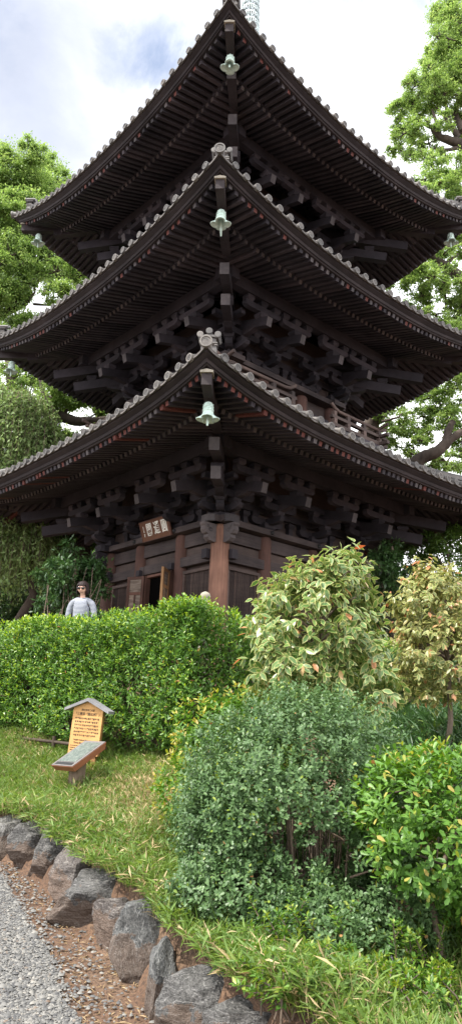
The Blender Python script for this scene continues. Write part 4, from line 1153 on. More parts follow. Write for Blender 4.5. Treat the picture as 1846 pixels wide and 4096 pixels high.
for i, (dx, dy, Yd, lab) in enumerate(((815, 2400, 4.85, 'tallest lilac flower spike among the pale green sprays'), (775, 2450, 4.8, 'lilac flower spike just left of the tallest one'), (820, 2520, 4.7, 'short lilac flower spike lowest of all, among grass blades'), (985, 2500, 4.75, 'faded pinkish flower spike apart at the right in the grass'))):
    c = AY(dx, dy, Yd); g = float(bankz(c[0], c[1])); h = max(.1, c[2]-g)
    f = thing('flower_spike', lab, 'flower', (c[0], c[1], g), 0, 'lilac flower spikes in the ground cover')
    mb = MB(); mb.tube([(0, 0, -.02), (.01, 0, h*.6), (.0, 0, h+.06)], [.004, .0035, .002], 5); mb.build('stem', M['hedge'], f)
    mb = MB()
    for k in range(46):
        q = k/46; an = k*2.4; rr_ = .013*(1-q*.6); z = h-.07+.13*q
        mb.lathe([(0, -.006), (.006, 0), (0, .006)], 5, (rr_*math.cos(an), rr_*math.sin(an), z))
    mb.build('blossom', M['lilac'], f)

# ------------------------------------------------------------------ bamboo grass on the bank (past counting)
def grass(name, n, box, acc, L, mats, dryp, nl=5, h=(.05, .2), kind='mid', stiff=.5):
    x = RNG.uniform(box[0], box[1], n*4); y = RNG.uniform(box[2], box[3], n*4); k = acc(x, y); x, y = x[k][:n], y[k][:n]; n = len(x)
    z = bankz(x, y) + (.04 if name == 'rock_edge_grass' else 0)
    tall = .75+.5*(np.sin(x*3.1+y*1.7)*np.sin(y*2.3-x)) ; H = RNG.uniform(h[0], h[1], n)*np.clip(tall, .45, 1.3)
    lean = RNG.normal(size=(n, 2))*.28
    lean[:, 0] -= .22; lean[:, 1] -= .22
    D0 = norm(np.stack([lean[:, 0], lean[:, 1], np.ones(n)], 1)); tip = np.stack([x, y, z], 1)+D0*H[:, None]
    PP = []; DD = []; NN = []; LL = []; MI = []
    dry = RNG.random(n) < np.clip(dryp(x, y), 0, 1)
    for i in range(nl):
        a = RNG.uniform(0, 2*PI, n); o_ = np.stack([np.cos(a), np.sin(a), RNG.uniform(-.1, .9, n)], 1)
        d = norm(o_*(1-stiff)+D0*stiff+RNG.normal(size=(n, 3))*.15)
        PP.append(tip-D0*(H*RNG.uniform(0, .75, n))[:, None]); DD.append(d); NN.append(norm(np.array([0, 0, 1.])+.5*RNG.normal(size=(n, 3)))); LL.append(L*RNG.uniform(.6, 1.25, n))
        MI.append(np.where(dry & (RNG.random(n) < .62), 1, np.where(RNG.random(n) < .035, 1, 0)))
    LL = np.concatenate(LL)
    me = make_leaves(name, np.concatenate(PP), np.concatenate(DD), np.concatenate(NN), LL, LL*RNG.uniform(.08, .16, len(LL)), mats, kind, .45, np.concatenate(MI))
    struct(link(name, me), 'stuff')
    # bare culms
    m_ = n//1; s = np.stack([x, y, z-.02], 1)
    me = make_leaves(name+'_stalk', s, D0+RNG.normal(size=(n, 3))*.12, rand_dir(n), H*1.15+.03, np.full(n, .006), [M['sasa'], M['sasadry']], 'simple', .1, (RNG.random(n) < .35+.6*dry).astype(int))
    struct(link(name+'_stalk', me), 'stuff')
def hedgefront(x, y):
    q = np.stack([x, y], 1)-C0; return np.maximum(q @ NA, q @ NB)      # >0 in front of either arm
dry = lambda x, y: .1 + .75*np.exp(-(((x+.75)/.45)**2+((y-8.5)/1.0)**2)) + .4*np.exp(-(((x-1.3)/.5)**2+((y-4.4)/.4)**2)) + .18*np.sin(x*4)*np.sin(y*3)
grass('bamboo_grass', 33000, (-6.0, 1.0, 4.2, 13.5), lambda x, y: (sdist(x, y) > .05) & (hedgefront(x, y) > -.25) & (((x-.46)/.6)**2+((y-5.9)/.55)**2 > 1) & (x < .9), .08, [M['sasa'], M['sasadry']], dry)
grass('bamboo_grass', 7500, (.0, 2.5, 3.0, 5.6), lambda x, y: ((x < .22) | (x > 1.35) | (y < 3.85) | (RNG.random(len(x)) < .3)) & (sdist(x, y) > -.04) & (((x-.46)/.6)**2+((y-5.9)/.55)**2 > 1), .095, [M['sasa'], M['sasadry']], lambda x, y: .12+.3*np.exp(-(((x-1.25)/.3)**2+((y-4.2)/.3)**2)), 5, (.04, .15))
grass('rock_edge_grass', 3600, (-3.0, .8, 3.8, 9.6), lambda x, y: (sdist(x, y) > -.07) & (sdist(x, y) < .36), .105, [M['sasa'], M['sasadry']], lambda x, y: .1+0*x, 6, (.08, .24), 'mid', .3)
grass('shade_grass', 2600, (1.2, 4.5, 6.3, 10.5), lambda x, y: (y > 6.2), .2, [M['under'], M['sasa']], lambda x, y: .12+0*x, 5, (.1, .3))
# ------------------------------------------------------------------ notice board with a little roof
sx, sy = -1.735, 9.9; sz = float(bankz(sx, sy))
M['signwood'] = wood('bright_yellow_cedar_board', (.46,.245,.088), (.63,.37,.155), (2, 2, 14), .6, .1)
M['signside'] = wood('shaded_reddish_cedar_edge', (.2,.09,.04), (.38,.2,.09), (9, 9, 2))  # reddish cedar darkened: shade of the turned side put into the colour
M['signroof'] = wood('grey_weathered_roof_board', (.13,.13,.145), (.3,.3,.32), (12, 3, 3))
M['ink'] = plain('dark_brown_ink', (.05,.03,.02), .7, .1, bs=0)
sg = thing('notice_board', 'yellow wooden notice board under a small grey gabled roof, standing before the hedge', 'sign', (sx, sy, sz), math.radians(-14))
sg.rotation_euler = (0, math.radians(3), math.radians(-14))
z0 = 1.34-sz; z1 = 1.90-sz; za = 1.99-sz; w = .2
mb = MB(); mb.prism([(-w, z0), (w, z0), (w, z1), (0, za), (-w, z1)], (0, 0, 0), EX, EZ, EY, .06, [1, 0, 1, 1, 1, 1, 1]); mb.build('board', [M['signside'], M['signwood']], sg) if False else None
mb = MB()
poly = [(-w, z0), (w, z0), (w, z1), (0, za), (-w, z1)]
mb.prism(poly, (0, -.002, 0), EX, EZ, EY, .03, 0); mb.build('board', M['signwood'], sg)
mb = MB(); mb.prism(poly, (0, .036, 0), EX, EZ, EY, .044, 0); mb.build('backing', M['signside'], sg)
mb = MB()
for s in (-1, 1):
    V = [(0, za+.0), (s*.30, z1-.045), (s*.30, z1-.01), (0, za+.04)]
    mb.prism(V if s > 0 else V[::-1], (0, .02, 0), EX, EZ, EY, .20 + .004*(s > 0))
mb.build('roof', M['signroof'], sg)
for x in (-.14, .14):
    mb = MB(); mb.box((x-.03, .0, -.3), (x+.03, .055, z0-.002)); mb.build('post', M['signside'], sg)
FR = (math.radians(90), 0, 0)
def stext(s, size, z, x=0, al='CENTER', nm='lettering'): text_mesh(s, size, M['ink'], sg, nm, (x, -.0185, z), FR, .0006, .0005, al)
stext('指定有形文化財', .026, z1-.02); stext('「三重塔（圓通閣）」', .036, z1-.07)
# body lines are too small to read in the photo: rows of brush-like marks
mb = MB(); r = random.Random(4)
for row in range(6):
    x = -.16; z = z1-.125-row*.041; xe = .16 if row < 5 else .12
    while x < xe:
        wd = r.uniform(.008, .02)
        for k in range(3): mb.box((x+r.uniform(0, .004), -.0189-.0001*k, z+r.uniform(-.012, .008)), (x+wd-r.uniform(0, .004), -.0172, z+r.uniform(.009, .013)))
        x += wd+r.uniform(.003, .009)
for row in range(3):
    x = -.18; z = z0+.10-row*.026
    while x < .16:
        wd = r.uniform(.012, .03); mb.box((x, -.0189, z), (x+wd, -.0172, z+.009)); x += wd+.006
mb.build('lettering', M['ink'], sg)
stext('Tangible Cultural Property', .022, z0+.175, -.03); stext('Three-Story Pagoda', .028, z0+.14, -.03)
# ------------------------------------------------------------------ slanted picture panel on a post
lx, ly = -1.66, 9.28; lz = float(bankz(lx, ly))
fd = norm(np.array([-.62, -.78])); ang = math.atan2(fd[0], -fd[1])
ln = thing('picture_panel', 'slanted reddish-brown panel with a greenish picture plate on a short weathered post', 'sign', (lx, ly, lz), -abs(ang))
Rm = np.array(Matrix.Rotation(math.radians(30), 3, 'X')); tr = np.array([0, 0, 1.37-lz])
M['panelred'] = wood('reddish_brown_panel_edge', (.2,.075,.04), (.34,.14,.08), (3, 9, 9), .55, .1)
M['paleedge'] = plain('pale_metal_frame', (.13,.118,.115), .7, .15)
m, nt, b = nodes('greenish_picture_plate'); v = texco(nt)
c = ramp(nt, noise(nt, v, 22, 5, .7, 1.2), [(.35, (.045, .06, .052)), (.5, (.085, .108, .095)), (.62, (.16, .175, .155)), (.75, (.07, .085, .08))])
nt.links.new(c, b.inputs['Base Color']); b.inputs['Roughness'].default_value = .5; M['picture'] = m
mb = MB((Rm, tr)); 
V = [(-.165,-.25,-.075),(.165,-.25,-.075),(.165,.25,-.075),(-.165,.25,-.075),(-.185,-.28,0),(.185,-.28,0),(.185,.28,0),(-.185,.28,0)]
mb.add(V, MB.BOXF); mb.build('panel', M['panelred'], ln)
mb = MB((Rm, tr)); mb.box((-.18, -.275, .0005), (.18, .275, .008)); fo = mb.build('frame', M['paleedge'], ln)
mb = MB((Rm, tr)); mb.box((-.145, -.19, .0085), (.145, .235, .0115)); mb.build('picture', M['picture'], fo)
mb = MB((Rm, tr)); mb.box((-.145, -.255, .0085), (.145, -.205, .0115)); mb.build('caption_strip', M['iron'], fo)
mb = MB(); mb.box((-.075, -.06, -.25), (.075, .06, 1.30-lz)); M['postwood'] = wood('weathered_grey_brown_post', (.09,.06,.045), (.27,.2,.155), (10, 10, 1)); mb.build('post', M['postwood'], ln)
# ------------------------------------------------------------------ round stone finial showing over the hedge
bx, by, bz = AY(516, 1500, 11.4)
mb = MB(); g = float(ground(bx, by))
mb.lathe([(.11, 0), (.11, .1), (.085, .12), (.085, bz-g-.18), (.1, bz-g-.16), (.1, bz-g-.12), (.05, bz-g-.1), (.055, bz-g-.07), (.075, bz-g-.03), (.08, bz-g+.01), (.065, bz-g+.045), (.03, bz-g+.065), (0, bz-g+.075)], 20)
M['palestone'] = plain('pale_stone', (.26,.235,.19), .85, .2, 20)
tag(mb.build('stone_post', M['palestone'], None, (bx, by, g)), 'round pale top of a stone post just showing above the hedge beside the corner pillar', 'stone post')
# ------------------------------------------------------------------ the woman behind the hedge
pc = AY(207, 1510, 12.7); chin = pc[2]; feet = float(ground(pc[0], 12.7)); Hh = (AY(207, 1467, 12.7)[2])-feet
M['skin'] = plain('skin', (.6,.36,.27), .5, .08, 10, bs=0)
M['hair'] = plain('dark_reddish_brown_hair', (.016,.008,.008), .6, .5, 40, bs=.3, spec=.2)
M['lens'] = plain('dark_lens', (.012,.01,.01), .15, .1, bs=0, spec=.6)
M['trouser'] = plain('dark_trousers', (.03,.035,.05), .8, .2)
M['lip'] = plain('lips', (.42,.18,.14), .5, .1, bs=0)
m, nt, b = nodes('navy_and_white_stripes'); v = texco(nt); sp = nt.nodes.new('ShaderNodeSeparateXYZ'); nt.links.new(v, sp.inputs[0])
mu = N(nt, 'ShaderNodeMath', operation='MULTIPLY', i_1=1/.0215); nt.links.new(sp.outputs['Z'], mu.inputs[0])
fr2 = N(nt, 'ShaderNodeMath', operation='FRACT'); nt.links.new(mu.outputs[0], fr2.inputs[0])
c = ramp(nt, fr2.outputs[0], [(0, (.4, .42, .46)), (.48, (.4, .42, .46)), (.54, (.045, .055, .1)), (.95, (.05, .06, .11))]); nt.links.new(c, b.inputs['Base Color']); b.inputs['Roughness'].default_value = .85; M['stripe'] = m
def skin(name, chains, mat, parent, levels=2):
    """grow a tapered body round a skeleton: chains of (point, (rx, ry)), joined where points coincide"""
    V = []; R = []; E2 = []; idx = {}
    def vid(p, rr):
        k = tuple(np.round(p, 4))
        if k not in idx: idx[k] = len(V); V.append(p); R.append(rr)
        return idx[k]
    for ch in chains:
        ids_ = [vid(p, rr if isinstance(rr, tuple) else (rr, rr)) for p, rr in ch]
        E2 += list(zip(ids_[:-1], ids_[1:]))
    me = bpy.data.meshes.new(name); me.from_pydata(V, E2, []); o = bpy.data.objects.new(name, me); COL.objects.link(o)
    md = o.modifiers.new('s', 'SKIN'); md.use_smooth_shade = True
    for i, (a, b_) in enumerate(R): me.skin_vertices[0].data[i].radius = (a, b_); me.skin_vertices[0].data[i].use_root = (i == 0)
    s2 = o.modifiers.new('u', 'SUBSURF'); s2.levels = levels; s2.render_levels = levels
    dg = bpy.context.evaluated_depsgraph_get(); m2 = bpy.data.meshes.new_from_object(o.evaluated_get(dg))
    bpy.data.objects.remove(o); bpy.data.meshes.remove(me)
    m2.name = name; m2.materials.clear(); m2.materials.append(mat)
    m2.polygons.foreach_set('use_smooth', np.ones(len(m2.polygons), bool))
    return link(name, m2, parent)
pr = thing('person', 'woman in a striped top and dark sunglasses standing behind the hedge, facing the camera', 'person', (pc[0], 12.7, feet), math.radians(-8))
S_ = Hh/1.66
def q_(x, y, z): return (x*S_, y*S_, z*S_)
def nod(o, z0=1.47, ang=15):
    """tip the head forward about the neck"""
    n_ = len(o.data.vertices); co_ = np.zeros(n_*3); o.data.vertices.foreach_get('co', co_); co_ = co_.reshape(-1, 3)
    k_ = np.clip((co_[:, 2]/S_-z0)/.05, 0, 1); z0 = 1.47; k_ = np.where(np.abs(co_[:, 0]) < .16*S_, k_, 0)*math.radians(ang); y_ = co_[:, 1]-.01*S_; z_ = co_[:, 2]-z0*S_
    c_, s_ = np.cos(k_), np.sin(k_); co_[:, 1] = np.where(k_ > 0, .01*S_+y_*c_-z_*s_, co_[:, 1]); co_[:, 2] = np.where(k_ > 0, z0*S_+y_*s_+z_*c_, co_[:, 2])
    o.data.vertices.foreach_set('co', co_.ravel()); o.data.update()
def chain(*a): return [(q_(*p), (rr[0]*S_, rr[1]*S_) if isinstance(rr, tuple) else rr*S_) for p, rr in a]
body = [chain(((0, 0, .93), (.15, .1)), ((0, .01, 1.1), (.125, .09)), ((0, .0, 1.25), (.145, .1)), ((0, .01, 1.34), (.11, .08)), ((0, .02, 1.41), .046), ((0, .012, 1.47), .041), ((0, -.024, 1.522), (.058, .07)), ((0, -.006, 1.58), (.08, .09)), ((0, .0, 1.63), (.07, .078)))]
body.append(chain(((0, -.006, 1.58), .07), ((0, -.09, 1.565), .014), ((0, -.108, 1.552), .011)))       # nose
for s in (-1, 1):
    body.append(chain(((0, .01, 1.33), .07), ((s*.155, .015, 1.315), .045), ((s*.222, .018, 1.10), .042), ((s*.23, -.02, .88), .03), ((s*.232, -.03, .82), (.022, .034)), ((s*.232, -.035, .775), (.014, .036))))
    for f, (dy, ln_) in enumerate(((-.026, .062), (-.008, .075), (.01, .07), (.026, .055))):
        body.append(chain(((s*.232, -.035, .775), .02), ((s*.232, -.035+dy, .745), .0085), ((s*.226, -.042+dy, .745-ln_*.5), .008), ((s*.217, -.048+dy, .745-ln_), .0068)))
    body.append(chain(((s*.232, -.03, .82), .02), ((s*.222, -.066, .79), .0095), ((s*.216, -.08, .755), .0075)))
    body.append(chain(((0, 0, .93), .14), ((s*.09, 0, .86), .088), ((s*.095, -.005, .48), .056), ((s*.1, .015, .1), .036), ((s*.105, -.03, .035), (.035, .032)), ((s*.115, -.12, .025), (.034, .02))))
    body.append(chain(((0, -.006, 1.58), .07), ((s*.08, .008, 1.572), .014), ((s*.083, .015, 1.59), .012)))   # ears
nod(skin('body', body, M['skin'], pr))
top = [chain(((0, 0, .98), (.165, .115)), ((0, .01, 1.1), (.145, .108)), ((0, .0, 1.25), (.162, .118)), ((0, .012, 1.345), (.14, .1)), ((0, .02, 1.412), (.082, .068)))]
for s in (-1, 1): top.append(chain(((0, .012, 1.345), .12), ((s*.085, .015, 1.362), .076), ((s*.165, .015, 1.322), .066), ((s*.212, .018, 1.2), .056), ((s*.225, .015, 1.06), .053)))
skin('striped_top', top, M['stripe'], pr)
trs = []
for s in (-1, 1): trs.append(chain(((0, 0, .95), (.168, .118)), ((s*.09, 0, .86), .1), ((s*.095, -.005, .48), .07), ((s*.1, .012, .1), .058)))
skin('trousers', trs, M['trouser'], pr)
# hair: cap with fringe, falling to the jaw
mb = MB(); hc = np.array(q_(0, .008, 1.585))
V = []; F = []; nu, nv = 72, 18
for j in range(nv):
    for i in range(nu):
        a = -PI+2*PI*i/nu; fx, fy = math.sin(a), -math.cos(a)          # a = 0 is the face
        aa = abs(math.degrees(a)); k = min(1, max(0, (aa-44)/9)); k = k*k*(3-2*k)
        fringe = .042+.008*math.sin(a*9+1)+.005*math.sin(a*21)-.006*math.cos(a*3)
        zend = fringe*(1-k) + k*(-.112+.014*math.sin(a*6)+.01*math.sin(a*17)-.01*(aa > 120))
        rz_ = .112; z = rz_+(zend-rz_)*(j/(nv-1))**1.15
        kk = math.sqrt(max(0, 1-(z/rz_)**2)) if z > 0 else 1+.06*z/-.11-.25*max(0, -z-.06)/.06*.5
        rx, ry = .106, (.116 if fy > 0 else .1); jit = 1+.022*math.sin(a*13+j*.3)+.014*math.sin(a*29)
        V.append(hc+S_*np.array([fx*rx*kk*jit, fy*ry*kk*jit, z]))
for j in range(nv-1):
    for i in range(nu): F.append((j*nu+i, j*nu+(i+1) % nu, (j+1)*nu+(i+1) % nu, (j+1)*nu+i))
mb.add(V, F, 0, True); nod(mb.build('hair', M['hair'], pr), 1.3)
mb = MB()
for s in (-1, 1):
    c = np.array(q_(s*.035, -.096, 1.583)); mb.lathe([(0, .006), (.024*S_, .005), (.033*S_, 0), (.031*S_, -.006)], 16, c, ax=(EX*1.0, EZ*.72, -EY))
    mb.tube([np.array(q_(s*.06, -.088, 1.596)), np.array(q_(s*.082, -.04, 1.594)), np.array(q_(s*.084, .02, 1.588))], .004, 5)
mb.tube([np.array(q_(-.01, -.098, 1.594)), np.array(q_(.01, -.098, 1.594))], .005, 5); nod(mb.build('sunglasses', M['lens'], pr), 1.3)
mb = MB(); mb.tube([np.array(q_(x, -.083+.35*x*x*8*.1, 1.523+9*x*x*.35)) for x in np.linspace(-.028, .028, 7)], [.001, .002, .003, .003, .003, .002, .001], 6); nod(mb.build('mouth', M['lip'], pr), 1.3)
# ------------------------------------------------------------------ trees
def bez(p0, p1, sag=0, k=7, wob=.0, rr=None):
    p0, p1 = np.array(p0, float), np.array(p1, float); L = np.linalg.norm(p1-p0); o = []
    for i in range(k):
        q = i/(k-1); p = p0*(1-q)+p1*q; p = p+np.array([0, 0, sag*4*q*(1-q)])
        if 0 < i < k-1 and rr: p = p+np.array([rr.uniform(-1, 1), rr.uniform(-1, 1), rr.uniform(-1, 1)])*wob*L
        o.append(p)
    return o
def leaf_cloud(blobs, per_m2, L, Wr, rg, twigs=None, clump=.3, shell=.55, flat=.75):
    """leaves gathered in sprays; sprays gathered in uneven lumps inside every blob"""
    P = []; D = []; Nn = []; more = []
    for c, R in blobs:                            # every lump breaks into a flattened main mass and smaller side sprays
        r_ = float(np.mean(R)); c = np.array(c, float)+rg.normal(size=3)*r_*.16
        more.append((c, (r_*1.08, r_*1.08, r_*.72)))
        for _ in range(3): more.append((c+norm(rg.normal(size=3)*np.array([1, 1, .8]))*r_*rg.uniform(.75, 1.1), (r_*rg.uniform(.35, .6),)*2+(r_*rg.uniform(.22, .4),)))
    for c, R in more:
        c = np.array(c, float); R = np.array(R if np.ndim(R) else (R, R, R*.85), float)
        rm = R.mean(); ns = max(7, int(16*rm*rm)); u = norm(rg.normal(size=(ns, 3))); sc = c+u*R*(shell+(1-shell)*rg.random((ns, 1))**.6)
        for s in sc:
            if rg.random() < .12: continue
            rs = rm*clump*rg.uniform(.65, 1.35); n = int(per_m2*1.5*rs*rs*PI*rg.uniform(.7, 1.2))+10
            q = norm(rg.normal(size=(n, 3))); rd = np.minimum(np.abs(rg.normal(size=(n, 1)))*.62+.12, 1.7); q[:, 2] = np.where(q[:, 2] < -.35, q[:, 2]*.4, q[:, 2])
            p = s+q*np.array([rs, rs, rs*flat])*rd
            P.append(p); D.append(norm(q*.7+np.array([0, 0, -.25])+rg.normal(size=(n, 3))*.5)); Nn.append(norm(q*.5+np.array([0, 0, .9])+rg.normal(size=(n, 3))*.45))
            if twigs is not None and rg.random() < .8: twigs.append((c, s, rs))
        # loose leaves straying past the edge of the lump
        n = int(sum(len(x) for x in P[-len(sc):])*.16); q = norm(rg.normal(size=(n, 3))); p = c+q*R*rg.uniform(.5, 1.35, (n, 1))
        P.append(p); D.append(norm(q*.5+np.array([0, 0, -.3])+rg.normal(size=(n, 3))*.6)); Nn.append(norm(np.array([0, 0, .9])+rg.normal(size=(n, 3))*.6))
    P, D, Nn = np.concatenate(P), np.concatenate(D), np.concatenate(Nn); n = len(P)
    Ls = L*rg.uniform(.7, 1.25, n)
    return P, D, Nn, Ls, Ls*Wr
def tree(name, label, base, trunk, limbs, blobs, per_m2, L, Wr, mat, seed, bark='bark', group=None, clump=.3, shell=.5, twig=True):
    """trunk = [(point, radius)], limbs likewise; crown = leaf clouds, with twigs out to the sprays"""
    rg = np.random.default_rng(seed); rr = random.Random(seed); base = np.array(base, float)
    o = thing(name, label, 'tree', tuple(base), 0, group)
    mb = MB()
    def run(seq, n):
        nonlocal mb
        pts = [np.array(p, float)-base for p, r_ in seq]; rad = [r_*.8 for p, r_ in seq]; PP = []; RR = []
        for i in range(len(pts)-1):
            b_ = bez(pts[i], pts[i+1], 0, 5, .025, rr)
            for j in range(5 if i == len(pts)-2 else 4): PP.append(b_[j]); RR.append((rad[i]+(rad[i+1]-rad[i])*j/4)*rr.uniform(.93, 1.08))
        mb.tube(PP, RR, n)
    run(trunk, 14)
    mb.build('trunk', M[bark], o)
    mb = MB(); tw = []
    for l in limbs: mb = MB(); run(l, 9); mb.build('limb', M[bark], o)
    mb = MB()
    P, D, Nn, Ls, Ws = leaf_cloud(blobs, per_m2, L, Wr, rg, tw, clump, shell)
    if twig:
        for c, s, rs in tw:
            a = np.array(c)-base; b_ = np.array(s)-base; pts = bez(a, b_, .0, 5, .06, rr); mb.tube(pts, [.035, .03, .024, .017, .008], 5)
    if mb.n: struct(mb.build('twig', M[bark], o), 'stuff')
    link('crown', make_leaves('crown', P-base, D, Nn, Ls, Ws, mat, 'simple', .15), o)
    return o
def BL(lst, Y, j=.0, seed=0, k=1.0):
    """crown lumps listed as (x, y, radius) on the picture with their depth Y; true size from the depth"""
    rr = random.Random(seed); out = []
    for a in lst:
        x, y, r_ = a[:3]; yy = Y+(a[3] if len(a) > 3 else rr.uniform(-j, j))
        c = AY(x, y, yy); out.append((c, r_*k*np.linalg.norm(c-np.array([0, 0, CAMZ]))*1.59/CF/ math.sqrt(1+((x*1.59-923)/CF)**2+((y*1.59-2048)/CF)**2)))
    return out
def lp(x, y, Y, r_): return (AY(x, y, Y), r_)
cm = M['camphor']
g_ = lambda x, y: (x, y, float(ground(x, y))-.2)
# left: a tall camphor whose crown fills the upper left
b0 = g_(-11.2, 26)
tree('camphor_tree', 'tall bright green broadleaf tree rising behind the left eaves, its top against the sky', b0,
     [(b0, .62), ((-11.1, 26.1, 7), .48), ((-10.4, 26.2, 12), .36), (AY(20, 700, 26), .2), (AY(60, 520, 26), .08)],
     [[lp(-20, 800, 26, .3), lp(35, 778, 25.2, .17), lp(60, 768, 25, .08)], [lp(30, 778, 25.2, .1), lp(22, 740, 25, .04)], [lp(60, 770, 25, .09), lp(88, 735, 24.6, .05), lp(85, 700, 24.5, .03)], [lp(85, 765, 25, .07), lp(150, 770, 24.8, .03)],
      [lp(0, 760, 26, .25), lp(110, 690, 25.4, .15), lp(190, 690, 25, .06)], [lp(10, 700, 26, .2), lp(90, 600, 25.5, .1), lp(110, 480, 25.4, .05)], [lp(105, 690, 25.4, .16), lp(125, 640, 25, .1)]],
     BL([(60, 430, 42), (100, 425, 40), (135, 445, 34), (28, 440, 34), (60, 475, 46), (110, 480, 46), (150, 470, 26), (15, 500, 40), (40, 540, 48), (90, 525, 45), (5, 590, 50), (50, 600, 45), (95, 575, 40), (20, 650, 48), (70, 645, 46), (60, 690, 40), (20, 715, 42),
         (115, 665, 30), (170, 700, 34), (205, 690, 28), (150, 735, 28), (190, 655, 26), (-40, 520, 60), (-60, 640, 70), (-40, 760, 60), (120, 615, 28), (140, 690, 30), (225, 680, 20), (30, 820, 40), (75, 815, 36), (0, 850, 36)], 25, 1.2, 1, 1.3), 1150, .105, .42, [cm], 101, 'bark', 'tall trees around the pagoda', .4)
# left, lower: crown below the middle eave with a thick limb sweeping right
b0 = g_(-9.4, 22.4)
tree('camphor_tree', 'broadleaf tree with one thick dark limb sweeping right between the two lower left eaves', b0,
     [(b0, .5), ((-9.3, 22.4, 5), .4), (AY(40, 1010, 22.4), .3), (AY(20, 900, 22.6), .12)],
     [[lp(60, 1010, 22.4, .3), lp(140, 1045, 22, .22), lp(190, 1060, 22, .2), lp(250, 1058, 22.4, .15), lp(300, 1050, 22.6, .08)], [lp(120, 1035, 22, .16), lp(105, 960, 22, .1), lp(92, 930, 22, .05)], [lp(150, 1060, 22, .1), lp(170, 1030, 22, .06)]],
     BL([(60, 955, 34), (100, 945, 30), (130, 985, 36), (165, 990, 34), (200, 1015, 30), (235, 1040, 28), (265, 1040, 24), (150, 1020, 24), (40, 920, 24), (90, 910, 22), (20, 990, 40), (175, 1110, 40), (130, 1110, 40), (215, 1100, 30), (120, 1160, 36), (180, 1150, 30), (-30, 1000, 60)], 22.5, .8, 2, 1.25), 1000, .1, .42, [cm], 103, 'bark', 'tall trees around the pagoda', .4)
# weeping tree at the left edge
wb = np.array(g_(-6.9, 21.2)); rg = np.random.default_rng(77)
wt = thing('weeping_tree', 'grey-green weeping tree with long hanging twigs at the left edge, below the bells', 'tree', tuple(wb))
mb = MB(); k0 = AY(70, 1480, 21.2); fk = AY(75, 1420, 21.2)
mb.tube([np.zeros(3), np.array(AY(85, 1500, 21.2))-wb, fk-wb], [.17, .14, .12], 12); mb.build('trunk', M['bark'], wt)
for x, y, r_ in ((30, 1330, .07), (115, 1370, .09), (60, 1250, .08), (20, 1120, .07), (100, 1180, .05), (-60, 1200, .09)):
    mb = MB(); e = AY(x, y, 21.2+rg.uniform(-.5, .5)); mb.tube(bez(fk-wb, e-wb, .1, 6, .04, random.Random(int(x))), [.1, .08, .065, .05, .04, r_*.35], 8); mb.build('limb', M['bark'], wt)
mb = MB()
PP = []; DD = []
for c, R, ns in ((AY(45, 1065, 21.0), 1.12, 300), (AY(-10, 1080, 21.2), 1.35, 240), (AY(100, 1110, 20.8), .66, 150), (AY(20, 1320, 20.8), .9, 210), (AY(90, 1335, 20.6), .58, 130), (AY(-30, 1390, 21.0), 1.1, 120), (AY(40, 1200, 21.2), .95, 160)):
    for i in range(ns):
        a = rg.uniform(0, 2*PI); q = math.sqrt(rg.uniform(.05, 1)); top = c+np.array([R*q*math.cos(a), R*q*math.sin(a), R*.95*math.sqrt(max(0, 1-q*q*.95))*rg.uniform(.55, 1.08)+.12*math.sin(a*4)])
        ln_ = rg.uniform(.7, 2.1); out = np.array([math.cos(a), math.sin(a), 0])*.22*q; pts = []
        for j in range(8):
            s = j/7; pts.append(top+out*math.sin(s*1.5)*1.2+np.array([rg.normal()*.012, rg.normal()*.012, .05*math.sin(s*3)-ln_*s**1.4]))
        mb.tube(np.array(pts)-wb, np.linspace(.009, .003, 8), 4, caps=False)
        pts = np.array(pts)
        for s in np.linspace(.08, 1, int(ln_*19)):
            f = s*7; i0 = min(6, int(f)); p = pts[i0]*(1-(f-i0))+pts[i0+1]*(f-i0); PP.append(p+rg.normal(size=3)*.025); DD.append(norm(pts[i0+1]-pts[i0]+rg.normal(size=3)*.06*1.4))
struct(mb.build('hanging_twig', M['twig'], wt), 'stuff'); PP = np.array(PP); DD = norm(np.array(DD)+rg.normal(size=PP.shape)*.6); n = len(PP)
Ls = .14*rg.uniform(.6, 1.2, n); link('crown', make_leaves('crown', PP-wb, DD, rand_dir(n), Ls, Ls*.46, [M['weep']], 'mid', .3), wt)
# grey trunk seen under the left eave end
b0 = g_(-4.35, 22.0)
tree('old_tree', 'stout grey furrowed trunk with few leaves seen below the left end of the lowest eave', b0, [(b0, .52), (AY(205, 1420, 22), .44), (AY(200, 1330, 22), .40), (AY(190, 1200, 22), .3)],
     [[lp(255, 1390, 21.5, .09), lp(240, 1350, 21.6, .06), lp(250, 1310, 21.6, .03)], [lp(110, 1340, 20.6, .12), lp(105, 1290, 20.6, .07)]], BL([(150, 1300, 26), (235, 1340, 16), (120, 1350, 26), (60, 1290, 30), (250, 1370, 12), (170, 1360, 18)], 21.3, .6, 3), 260, .13, .4, [M['camphor2']], 107, 'bark', 'tall trees around the pagoda')
